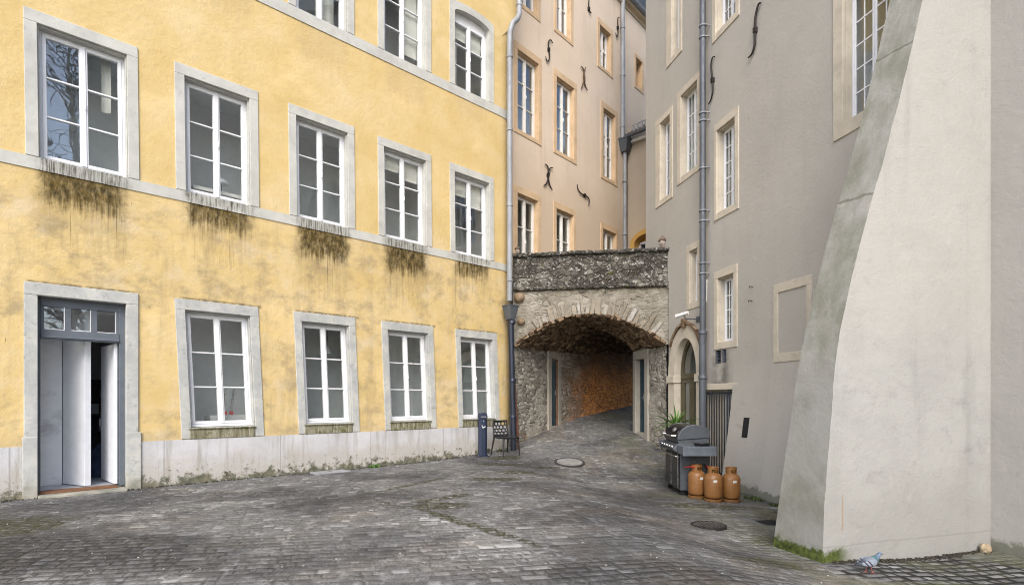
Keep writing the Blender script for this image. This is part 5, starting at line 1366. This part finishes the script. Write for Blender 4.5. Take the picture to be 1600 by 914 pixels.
for sx, sy in ((1, 1), (1, -1), (-1, 1), (-1, -1)):
    m = MB()
    top = shell(sy * .95, .04 if sx > 0 else .88)
    ft = Vector((top.x + (.03 if sx > 0 else -.09), top.y + sy * .035, .0))
    m.tube([top, top * .5 + ft * .5 + Vector((0, 0, .02)), ft], [.024, .019, .014], 10); m.build('leg', MT['blackplastic'], ch, smooth=50)

# pigeon
pg = thing('pigeon', 'blue-grey pigeon with green neck walking past the buttress foot', 'pigeon', gpt(pix(1358, 5.42), 5.42), R(9))
def mat_pigeon():
    m = Mat('pigeon_plumage'); x, y, z = m.sep(m.obj)
    c = m.ramp(m.ss(x, -.16, .15), [(.0, (.035, .04, .05)), (.22, (.05, .06, .08)), (.3, (.15, .17, .205)), (.62, (.17, .19, .23)), (.72, (.03, .13, .12)), (.80, (.045, .10, .12)), (.90, (.10, .14, .20))])
    c = m.mix(m.ss(m.noise(60, 4), .45, .7, 0, .3), c, (.30, .34, .42)); return m.fin(c, .55, m.bump(m.noise(90, 3), .3, .003), spec=.4)
m = MB(); rg = []
for x, z, ry, rz_ in ((-.165, .105, .012, .004), (-.14, .108, .022, .008), (-.10, .115, .032, .018), (-.07, .122, .045, .036), (-.02, .130, .058, .055), (.03, .138, .056, .060), (.065, .155, .046, .052), (.090, .178, .034, .038), (.105, .203, .025, .027), (.115, .220, .024, .024), (.128, .229, .0225, .0215), (.142, .229, .016, .016), (.150, .227, .006, .007)):
    rg.append([(x + (.25 if .05 < x < .11 else 0) * rz_ * math.sin(2 * PI * k / 18) * -.8, ry * math.cos(2 * PI * k / 18), z + rz_ * math.sin(2 * PI * k / 18)) for k in range(18)])
m.loft(rg); m.build('body', mat_pigeon(), pg, smooth=80)
pg.scale = (.95, .95, .80)
def mat_wing():
    m = Mat('pigeon_wing'); x, y, z = m.sep(m.obj)
    c = m.ramp(m.noise(45, 4), [(.3, (.17, .19, .23)), (.7, (.25, .28, .33))])
    for x0 in (-.035, -.078):
        d = m.ma('ABSOLUTE', m.ma('SUBTRACT', m.ma('ADD', x, m.ma('MULTIPLY', m.ma('SUBTRACT', z, .13), .7)), x0)); c = m.mix(m.ss(d, .011, .006), c, (.02, .02, .028))
    c = m.mix(m.ss(x, -.10, -.125), c, (.05, .055, .07)); return m.fin(c, .6, m.bump(m.noise(70, 3, .5, m.sc(m.obj, (.3, 1, 1))), .4, .004))
mw = mat_wing()
for sy in (-1, 1):
    m = MB(); rg = []
    for x, z, h, o_ in ((.055, .150, .012, .048), (.03, .147, .036, .058), (-.02, .142, .042, .0615), (-.07, .132, .032, .053), (-.11, .123, .018, .036), (-.155, .114, .006, .016)):
        rg.append([(x, sy * (o_ + .006 * math.cos(2 * PI * k / 12) - .10 * h * math.sin(2 * PI * k / 12)), z + h * math.sin(2 * PI * k / 12)) for k in range(12)])
    m.loft(rg); m.build('wing', mw, pg, smooth=80)
    m = MB(); m.lathe([(.0, -.004), (.004, 0), (.0, .004)], (.134, sy * .0205, .233), 10); m.build('eye', plain('orange_eye', (.5, .12, .02), .2), pg, smooth=80)
    m = MB(); fx = .02 if sy < 0 else -.025
    m.tube([(.0, sy * .022, .085), (fx * .5 + .0, sy * .022, .045), (fx, sy * .022, .006)], [.009, .0045, .004], 8)
    for a in (-.5, 0, .5, PI): m.tube([(fx, sy * .022, .006), (fx + .028 * math.cos(a), sy * .022 + .028 * math.sin(a), .003)], [.004, .002], 6)
    m.build('leg', plain('pink_leg', (.35, .11, .10), .6), pg, smooth=60)
m = MB(); m.tube([(.148, 0, .228), (.160, 0, .224), (.170, 0, .219)], [.006, .0045, .0015], 8); m.build('beak', plain('dark_beak', (.05, .045, .045), .4), pg, smooth=60)

# stone in the corner
m = MB()
def stone(p, q):
    a, b = 2 * PI * p, PI * (q - .5); d = Vector((math.cos(a) * math.cos(b), math.sin(a) * math.cos(b), math.sin(b)))
    r = 1 + .28 * mnoise.noise(d * 1.7 + Vector((3, 1, 2))) + .08 * mnoise.noise(d * 6); return (d.x * .058 * r, d.y * .05 * r, .055 + d.z * .062 * r)
m.grid(stone, 28, 16); o = m.build('loose_stone', plain('buff_stone', (.40, .31, .20), .9, var=.35, bump=.8, scale=14), smooth=80, weld=True)
sx_, sy_ = BF.l2w(2.36, -.07); o.location = gpt(sx_, sy_, -.005); tag(o, 'buff fist-sized stone lying in the corner behind the buttress', 'stone')

# covers and grates
def cover_z(X, Y, r):
    return max(ground_z(X + a * r, Y + b * r) for a in (-1, 0, 1) for b in (-1, 0, 1))
mx_, my_ = pix(890, 12.75), 12.75
mh = thing('manhole_cover', 'round pale manhole cover set in the cobbles before the passage', 'manhole cover', (mx_, my_, ground_z(mx_, my_) + .03))
e_ = .3; nx_ = -(ground_z(mx_ + e_, my_) - ground_z(mx_ - e_, my_)) / (2 * e_); ny_ = -(ground_z(mx_, my_ + e_) - ground_z(mx_, my_ - e_)) / (2 * e_)
mh.rotation_euler = (-ny_, nx_, 0)
m = MB(); m.lathe([(.31, -.03), (.36, -.03), (.36, .004), (.31, .004)], (0, 0, 0), 40, ring=True); m.build('ring', plain('dark_cast_ring', (.06, .058, .055), .7, .3), mh, smooth=30)
m = MB(); m.lathe([(.0, -.02), (.30, -.02), (.30, .002), (.0, .002)], (0, 0, 0), 40)
for k in range(-3, 4):
    for j in range(-3, 4):
        if k * k + j * j < 10 and (k + j) % 2 == 0: m.box(k * .075 - .022, k * .075 + .022, j * .075 - .022, j * .075 + .022, .001, .004)
m.build('lid', plain('worn_cover_iron', (.215, .21, .20), .8, .0, .3), mh, smooth=30)
gx_, gy_ = pix(1107, 7.35), 7.35
dg = thing('drain_grate', 'round sunken drain grate with curved bars in the damp cobbles', 'drain grate', (gx_, gy_, ground_z(gx_, gy_) + .028), R(15))
m = MB(); m.lathe([(.20, -.03), (.235, -.03), (.235, .003), (.20, .003)], (0, 0, 0), 32, ring=True); m.build('ring', MT['iron'], dg, smooth=30)
m = MB()
for k in range(-3, 4):
    x = k * .056; h_ = math.sqrt(max(0, .2 ** 2 - x * x)); m.tube([(x + .02 * math.sin(PI * j / 6), -h_ + 2 * h_ * j / 6, -.004) for j in range(7)], .0085, 6)
m.build('bar', plain('worn_grate_iron', (.10, .092, .085), .6, .3, .3), dg, smooth=40)
m = MB(); m.lathe([(.0, -.014), (.205, -.014), (.205, -.013), (.0, -.013)], (0, 0, 0), 32); m.build('sump', MT['dark'], dg)
sx_, sy_ = pix(1203, 7.75), 7.75
o = thing('drain_slot', 'square dark iron gully cover half hidden behind the buttress', 'gully cover', (sx_, sy_, ground_z(sx_, sy_) + .012), R(10))
m = MB(); m.box(-.16, .16, -.14, .14, -.02, .002)
m.build('plate', MT['castiron'], o, bevel=.004); m = MB()
for k in range(6): m.box(-.14, .14, -.12 + .045 * k, -.10 + .045 * k, .0025, .006)
m.build('rib', MT['iron'], o)
cx_, cy_ = YF.l2w(YF.x(507), -.24)
o = thing('drain_slab', 'flat pale grey drain slab lying at the foot of the plinth', 'drain cover', (cx_, cy_, ground_z(cx_, cy_)), YF.rz)
m = MB(); m.box(-.34, .36, -.16, .16, -.03, .022); m.build('slab', plain('grey_concrete', (.26, .265, .275), .85, var=.2, bump=.4), o, bevel=.01); m = MB(); m.box(-.05, .05, -.012, .012, .0225, .0245); m.build('lifting_slot', MT['dark'], o)

# weeds
def weed(nm, label, X, Y, n, h, spread, seed, col='leaf', ex=1.0, rz=0):
    random.seed(seed); m = MB()
    for k in range(n):
        a = random.uniform(0, 2 * PI); r0 = spread * random.random() ** .7; e = random.uniform(.5, 1.4); l = h * random.uniform(.5, 1.1); w_ = random.uniform(.004, .009)
        b0 = Vector((r0 * math.cos(a) * ex, r0 * math.sin(a), 0)); a2 = random.uniform(0, 2 * PI); rows = []
        for j in range(5):
            t = j / 4; r = l * t * math.cos(e) * .9; z = l * t * math.sin(e) - .3 * l * t * t; ww = w_ * (1 - t ** 2) + .0006
            rows.append([(b0.x + r * math.cos(a2) - ww * math.sin(a2), b0.y + r * math.sin(a2) + ww * math.cos(a2), z), (b0.x + r * math.cos(a2) + ww * math.sin(a2), b0.y + r * math.sin(a2) - ww * math.cos(a2), z), (b0.x + r * math.cos(a2), b0.y + r * math.sin(a2), z - .002)])
        m.loft(rows)
    o = m.build(nm, MT[col], smooth=50); o.location = gpt(X, Y, -.004); o.rotation_euler.z = rz
    return tag(o, label, 'weed')
MT['weed'] = plain('fresh_weed_green', (.075, .17, .028), .6, var=.4, scale=12)
MT['weeddark'] = plain('dull_weed_green', (.06, .085, .022), .7, var=.4, scale=12)
X, Y = YF.l2w(YF.x(581), -.09); weed('weed_tuft', 'bright green weed tuft growing where plinth meets cobbles', X, Y, 120, .13, .10, 3, 'weed', 1.3, YF.rz)
X, Y = YF.l2w(YF.x(528), -.07); weed('weed_tuft', 'low sparse weed sprig at the plinth beside the pale drain slab', X, Y, 40, .05, .16, 5, 'weed', 2, YF.rz)
X, Y = GF.l2w(4.15, -.62); weed('weed_tuft', 'straggling dark weeds growing beside the right gas bottle', X, Y, 130, .13, .11, 8, 'weeddark', 2.0, GF.rz)
X, Y = GF.l2w(4.75, -.62); weed('weed_tuft', 'low weed mat in the corner between grey wall and buttress', X, Y, 160, .07, .12, 10, 'weeddark', 1.2, GF.rz)
X, Y = pix(783, 14.0), 14.0; weed('weed_tuft', 'small weed tuft behind the lattice chair legs', X, Y, 60, .12, .10, 12, 'weeddark', 1.4)

# pale litter scattered over the cobbles
random.seed(31); m = MB()
for k in range(150):
    Y = 4.6 + 9 * random.random() ** 1.4; X = random.uniform(-.95, .62) * Y
    if YF.w2l(X, Y)[1] > -.1 or GF.w2l(X, Y)[1] > -.5: continue
    bq_ = BF.w2l(X, Y)
    if bq_[0] > -.1 and -.1 < bq_[1] < .9: continue
    r = random.uniform(.004, .010) * (1.7 if random.random() < .06 else 1); a0 = random.random() * 6; z = ground_z(X, Y)
    b = [(X + r * random.uniform(.6, 1.2) * math.cos(a0 + 2 * PI * j / 5), Y + r * random.uniform(.6, 1.2) * math.sin(a0 + 2 * PI * j / 5)) for j in range(5)]
    m.hexa([(p[0], p[1], z - .002) for p in b], [(p[0], p[1], z + .005 + random.uniform(0, .004)) for p in b])
tag(m.build('petal_litter', plain('pale_petal', (.36, .35, .325), .9, var=.3)), kind='stuff')
# dry leaf crumbs along the foot of the walls
random.seed(37); m = MB()
for k in range(700):
    if random.random() < .6: F_, x, off = YF, random.uniform(-.5, 9.2), -.03 - abs(random.gauss(0, .05))
    else: F_, x, off = BF, random.uniform(.1, 2.5), -.01 - abs(random.gauss(0, .045))
    X, Y = F_.l2w(x, off); z = ground_z(X, Y); r = random.uniform(.006, .022); a0 = random.random() * 6
    b = [(X + r * random.uniform(.5, 1.2) * math.cos(a0 + 2 * PI * j / 5), Y + r * random.uniform(.5, 1.2) * math.sin(a0 + 2 * PI * j / 5)) for j in range(5)]
    m.hexa([(p[0], p[1], z - .002) for p in b], [(p[0] + random.uniform(-.004, .004), p[1], z + random.uniform(.006, .02)) for p in b])
tag(m.build('leaf_litter', plain('rotted_leaf_litter', (.04, .034, .024), .95, var=.5, scale=30)), kind='stuff')

# stone heads on the parapet
def head(nm, label, loc, rz, sc_, cap=True):
    t = thing(nm, label, 'sculpture', loc, rz)
    def fn(p, q):
        a = 2 * PI * p; b = PI * (q - .5); d = Vector((math.cos(a) * math.cos(b), math.sin(a) * math.cos(b), math.sin(b)))
        r = Vector((d.x * .105, d.y * .085, d.z * .14))
        f = max(0, d.x)
        if d.z < -.2: r.x -= .02 * f; r.y *= 1 - .28 * (-d.z - .2)
        g_ = lambda y, z, s_: math.exp(-((d.y - y) ** 2 + (d.z - z) ** 2) / (2 * s_ * s_)) * (1 if d.x > 0 else 0)
        r.x += .032 * g_(0, -.10, .11) + .014 * g_(0, .08, .09) + .012 * g_(0, -.72, .15) - .020 * (g_(.33, .10, .11) + g_(-.33, .10, .11)) + .010 * (g_(.3, .27, .12) + g_(-.3, .27, .12)) + .008 * g_(0, -.40, .12) - .008 * g_(0, -.48, .05)
        return (r.x * sc_, r.y * sc_, (.17 + r.z) * sc_)
    m = MB(); m.grid(fn, 56, 40); hd_ = m.build('head', MT['bust'], t, smooth=80, weld=True)
    m = MB(); m.lathe([(.07 * sc_, 0), (.062 * sc_, .03 * sc_), (.052 * sc_, .09 * sc_)], (-.01 * sc_, 0, 0), 16); m.build('neck', MT['bust'], t, smooth=60)
    for sy in (-1, 1):
        m = MB(); m.lathe([(.0, -.009 * sc_), (.013 * sc_, 0), (.0, .009 * sc_)], (.085 * sc_, sy * .030 * sc_, .187 * sc_), 10); m.build('eye', MT['dark'], hd_, smooth=80)
    m = MB(); m.tube([(.088 * sc_, -.026 * sc_, .108 * sc_), (.098 * sc_, 0, .106 * sc_), (.088 * sc_, .026 * sc_, .108 * sc_)], .006 * sc_, 6); m.build('mouth', MT['rusty'], hd_, smooth=80)
    if cap:
        m = MB(); m.lathe([(.106 * sc_, .228 * sc_), (.118 * sc_, .24 * sc_), (.118 * sc_, .262 * sc_), (.100 * sc_, .27 * sc_), (.104 * sc_, .285 * sc_), (.09 * sc_, .31 * sc_), (.05 * sc_, .335 * sc_), (.028 * sc_, .345 * sc_), (.03 * sc_, .37 * sc_), (.008 * sc_, .39 * sc_)], (0, 0, 0), 24); m.build('cap', MT['bustcap'], t, smooth=40)
        m = MB(); m.tube([(-.09 * sc_, 0, .245 * sc_), (-.17 * sc_, .01, .235 * sc_), (-.19 * sc_, .01, .215 * sc_)], [.022 * sc_, .018 * sc_, .008 * sc_], 8); m.build('cap_tail', MT['bustcap'], t, smooth=60)
    return t
MT['bust'] = plain('weathered_pale_stone', (.42, .36, .31), .9, var=.35, bump=.5, scale=22); MT['bustcap'] = plain('striped_cap_stone', (.15, .11, .085), .9, var=.5, scale=20)
X, Y = TF.l2w(TF.x(1036), .12); head('carved_bust', 'small carved head with a striped cap on the parapet by the grey wall', (X, Y, 5.325), R(-115), .92)
X, Y = TF.l2w(.10, .14); head('carved_bust', 'small mossy carved head on the parapet end behind the drainpipe', (X, Y, 5.325), R(-95), .70)

# security camera
x, z = GF.at(1070, 492, -.34)
X, Y = GF.l2w(x, -.36)
sc_ = thing('security_camera', 'small white security camera above the arched door', 'camera', (X, Y, z), GF.rz)
m = MB(); m.tube([(-.14, -.10, -.01), (.10, .05, .04)], .04, 14); m.tube([(-.16, -.112, -.014), (-.135, -.097, -.009)], .047, 14); m.build('housing', MT['offwhite'], sc_, smooth=40)
m = MB(); m.tube([(-.165, -.116, -.015), (-.155, -.108, -.012)], .036, 14); m.build('lens', MT['dark'], sc_, smooth=40)
m = MB(); m.tube([(0, 0, -.02), (.02, .03, -.09), (.02, .34, -.09)], .016, 8); m.box(-.04, .08, .335, .358, -.16, -.02); m.build('bracket', MT['zincdark'], sc_, smooth=40)
m = MB(); m.tube([(.05, .345, -.03), (.20, .345, .05), (.36, .345, .28), (.38, .345, .75)], .012, 6); m.build('cable', MT['offwhite'], sc_, smooth=40)

# table lamp and other things seen behind the glass
x, z = YF.at(346, 303, .5)
lx, ly = YF.l2w(x, .5)
lm = thing('table_lamp', 'small white dome table lamp behind the second first-floor window', 'lamp', (lx, ly, z), 0)
m = MB(); m.lathe([(.05, 0), (.05, .015), (.008, .02), (.008, .20)], (0, 0, 0), 16); m.build('stand', MT['bbqblack'], lm, smooth=40)
m = MB(); m.lathe([(.115, .18), (.112, .205), (.09, .25), (.05, .275), (.0, .282)], (0, 0, 0), 24); m.build('lamp_shade', MT['white'], lm, smooth=50)
m = MB(); m.box(x - .5, x + .5, .36, .72, z - .06, z - .001); m.build('window_shelf', MT['offwhite'], yb)
lad = thing('folding_ladder', 'folded aluminium ladder with red feet behind the ground floor window', 'ladder', (*YF.l2w(YF.at(356, 640, .6)[0], .6), .30), YF.rz)
for sx, a in ((-.05, .02), (.06, .10)):
    m = MB(); m.hexa([(sx - .02, -.02, .93), (sx + .02, -.02, .93), (sx + .02, .02, .93), (sx - .02, .02, .93)], [(sx - .012 + a * .5, -.02, 1.36), (sx + .012 + a * .5, -.02, 1.36), (sx + .012 + a * .5, .02, 1.36), (sx - .012 + a * .5, .02, 1.36)]); m.build('rail', MT['steel'], lad)
    m = MB(); m.box(sx - .03, sx + .03, -.03, .03, .86, .929); m.build('foot', plain('red_foot', (.5, .03, .03), .5), lad, bevel=.006)
m = MB(); m.box(-.35, .5, -.2, .2, -.17, .858); m.build('trestle', MT['roomdark'], lad)
def curtain(label, xa, xb, z0, z1, y, n, mat='blind', taper=0):
    m = MB(); m.grid(lambda p, q: (xa + (xb - xa) * p * (1 - taper * (1 - q)), y + .028 * math.sin(p * n), z0 + (z1 - z0) * q), n * 4, 8)
    o = m.build('curtain', MT[mat], smooth=60); o.location = (*YF.o, 0); o.rotation_euler.z = YF.rz
    return tag(o, label, 'curtain', 'curtains in the yellow house windows')
x = lambda u: YF.x(u)
curtain('pale curtain half drawn in the leftmost visible second-floor window', x(503), x(533), Z2A, Z2B, .34, 7)
curtain('pale curtain gathered in the left casement of the tall top-row window beside the arched one', x(600), x(614), Z2A, Z2B, .34, 6)
curtain('pale curtain gathered in the left casement of the arched top window', x(711), x(726), Z2A, Z2B, .34, 6)
curtain('short thin curtain at the top right of the big window nearest the camera', x(163), x(178), Z1A + 1.1, Z1B, .36, 4)
pn = thing('pendant_lamp', 'white bell pendant lamp behind the third ground-floor window', 'lamp', (*YF.l2w(YF.at(512, 530, .9)[0], .9), 2.45), 0)
m = MB(); m.lathe([(.10, 0), (.085, .05), (.04, .12), (.02, .17)], (0, 0, 0), 20); m.build('lamp_shade', MT['white'], pn, smooth=50)
m = MB(); m.tube([(0, 0, .17), (0, 0, .83)], .006, 6); m.build('cord', MT['dark'], pn)

# ================================================================== trees behind the camera, seen mirrored in the glass
MT['bark'] = Mat('birch_bark').m
def _bark():
    m = Mat('birch_bark_white'); x, y, z = m.sep(m.obj)
    c = m.ramp(m.noise(1, 5, .7, m.comb(m.ma('MULTIPLY', x, 2.0), m.ma('MULTIPLY', y, 2.0), m.ma('MULTIPLY', z, 6.0))), [(.42, (.05, .04, .035)), (.52, (.55, .50, .43)), (.8, (.70, .65, .58))]); return m.fin(c, .85)
MT['bark'] = _bark(); MT['twig'] = plain('brown_twig', (.10, .065, .045), .85, var=.4); MT['darkbark'] = plain('dark_bark', (.07, .055, .045), .9, var=.4)
def tree(nm, label, X, Y, H, seed, bark, grp):
    random.seed(seed); t = thing(nm, label, 'tree', (X, Y, 0), 0, grp); tr = MB(); lb = MB(); tw = MB()
    pts = []; p = Vector((0, 0, -.2))
    for k in range(12):
        pts.append(p.copy()); p = p + Vector((random.uniform(-.25, .25), random.uniform(-.25, .25), H / 11))
    rr = [.30 * (1 - k / 12.5) + .02 for k in range(12)]; tr.tube(pts, rr, 10)
    def branch(o, d, l, r, lev):
        q = [o]; dd = d.copy()
        for k in range(4):
            dd = (dd + Vector((random.uniform(-.25, .25), random.uniform(-.25, .25), random.uniform(-.1, .25) if lev < 2 else random.uniform(-.45, .05)))).normalized(); q.append(q[-1] + dd * l / 4)
        (lb if lev < 2 else tw).tube(q, [max(r, .02), max(r * .8, .018), max(r * .6, .016), max(r * .45, .014), .012], 5 if lev < 2 else 3, caps=False)
        if lev < 3:
            for k in range(5 if lev < 2 else 4):
                i = random.randint(1, 4); v = (q[i] - q[i - 1]).normalized(); nd = (v + Vector((random.uniform(-1, 1), random.uniform(-1, 1), random.uniform(-.5, .9))) * .8).normalized(); branch(q[i], nd, l * random.uniform(.4, .62), r * .42, lev + 1)
    for k in range(40):
        f = random.uniform(.25, .97); i = min(int(f * 11), 10); o = pts[i].lerp(pts[i + 1], f * 11 - i); a = random.uniform(0, 2 * PI)
        branch(o, Vector((math.cos(a), math.sin(a), random.uniform(.35, 1.1))).normalized(), H * .26 * (1.15 - f * .75), rr[i] * .42, 1)
    tr.build('trunk', MT[bark], t, smooth=60); lb.build('limb', MT[bark], t, smooth=60); tw.build('crown', MT['twig'], t)
tree('birch_tree', 'tall bare birch mirrored in the left panes of the nearest big window', 10.5, -8.6, 21, 5, 'bark', None)
tree('bare_tree', 'dark bare tree mirrored beside the birch in the same window', 15.0, -10.5, 17, 8, 'darkbark', None)

# ================================================================== light, sky, camera
world = bpy.data.worlds.new('World'); SC.world = world; world.use_nodes = True
nt = world.node_tree; nt.nodes.clear()
sky = nt.nodes.new('ShaderNodeTexSky'); sky.sky_type = 'NISHITA'; sky.sun_disc = False
SUN_EL, SUN_AZ = R(42), R(184)          # azimuth from +Y towards +X: the sun stands behind the camera
sky.sun_elevation = SUN_EL; sky.sun_rotation = SUN_AZ; sky.air_density = 1.0; sky.dust_density = 2.2; sky.ozone_density = 1.0
bg = nt.nodes.new('ShaderNodeBackground'); bg.inputs[1].default_value = .15
ow = nt.nodes.new('ShaderNodeOutputWorld'); nt.links.new(sky.outputs[0], bg.inputs[0]); nt.links.new(bg.outputs[0], ow.inputs[0])
sd = bpy.data.lights.new('sun', 'SUN'); sd.energy = .95; sd.angle = R(36); sd.color = (1.0, .965, .92)
so_ = bpy.data.objects.new('sun', sd); COL.objects.link(so_)
tosun = Vector((math.sin(SUN_AZ) * math.cos(SUN_EL), math.cos(SUN_AZ) * math.cos(SUN_EL), math.sin(SUN_EL)))
so_.rotation_euler = tosun.to_track_quat('Z', 'Y').to_euler(); so_.location = tosun * 40
cd = bpy.data.cameras.new('camera'); cam = bpy.data.objects.new('camera', cd); COL.objects.link(cam)
cam.location = (0, 0, CAMH); cam.rotation_euler = (R(90), 0, 0)
cd.sensor_fit = 'HORIZONTAL'; cd.sensor_width = 36; cd.lens = 36 * FOC / 1600; cd.shift_y = (624 - 457) / 1600; cd.clip_start = .05; cd.clip_end = 1000
SC.camera = cam
SC.view_settings.view_transform = 'Standard'; SC.view_settings.look = 'None'; SC.view_settings.gamma = 1; SC.view_settings.exposure = 1.3
SC.view_settings.use_curve_mapping = False
SC.cycles.max_bounces = 8; SC.cycles.diffuse_bounces = 4; SC.cycles.transparent_max_bounces = 12; SC.cycles.sample_clamp_indirect = 6
SC.cycles.use_denoising = True; SC.cycles.pixel_filter_type = 'BLACKMAN_HARRIS'; SC.cycles.filter_width = 1.05
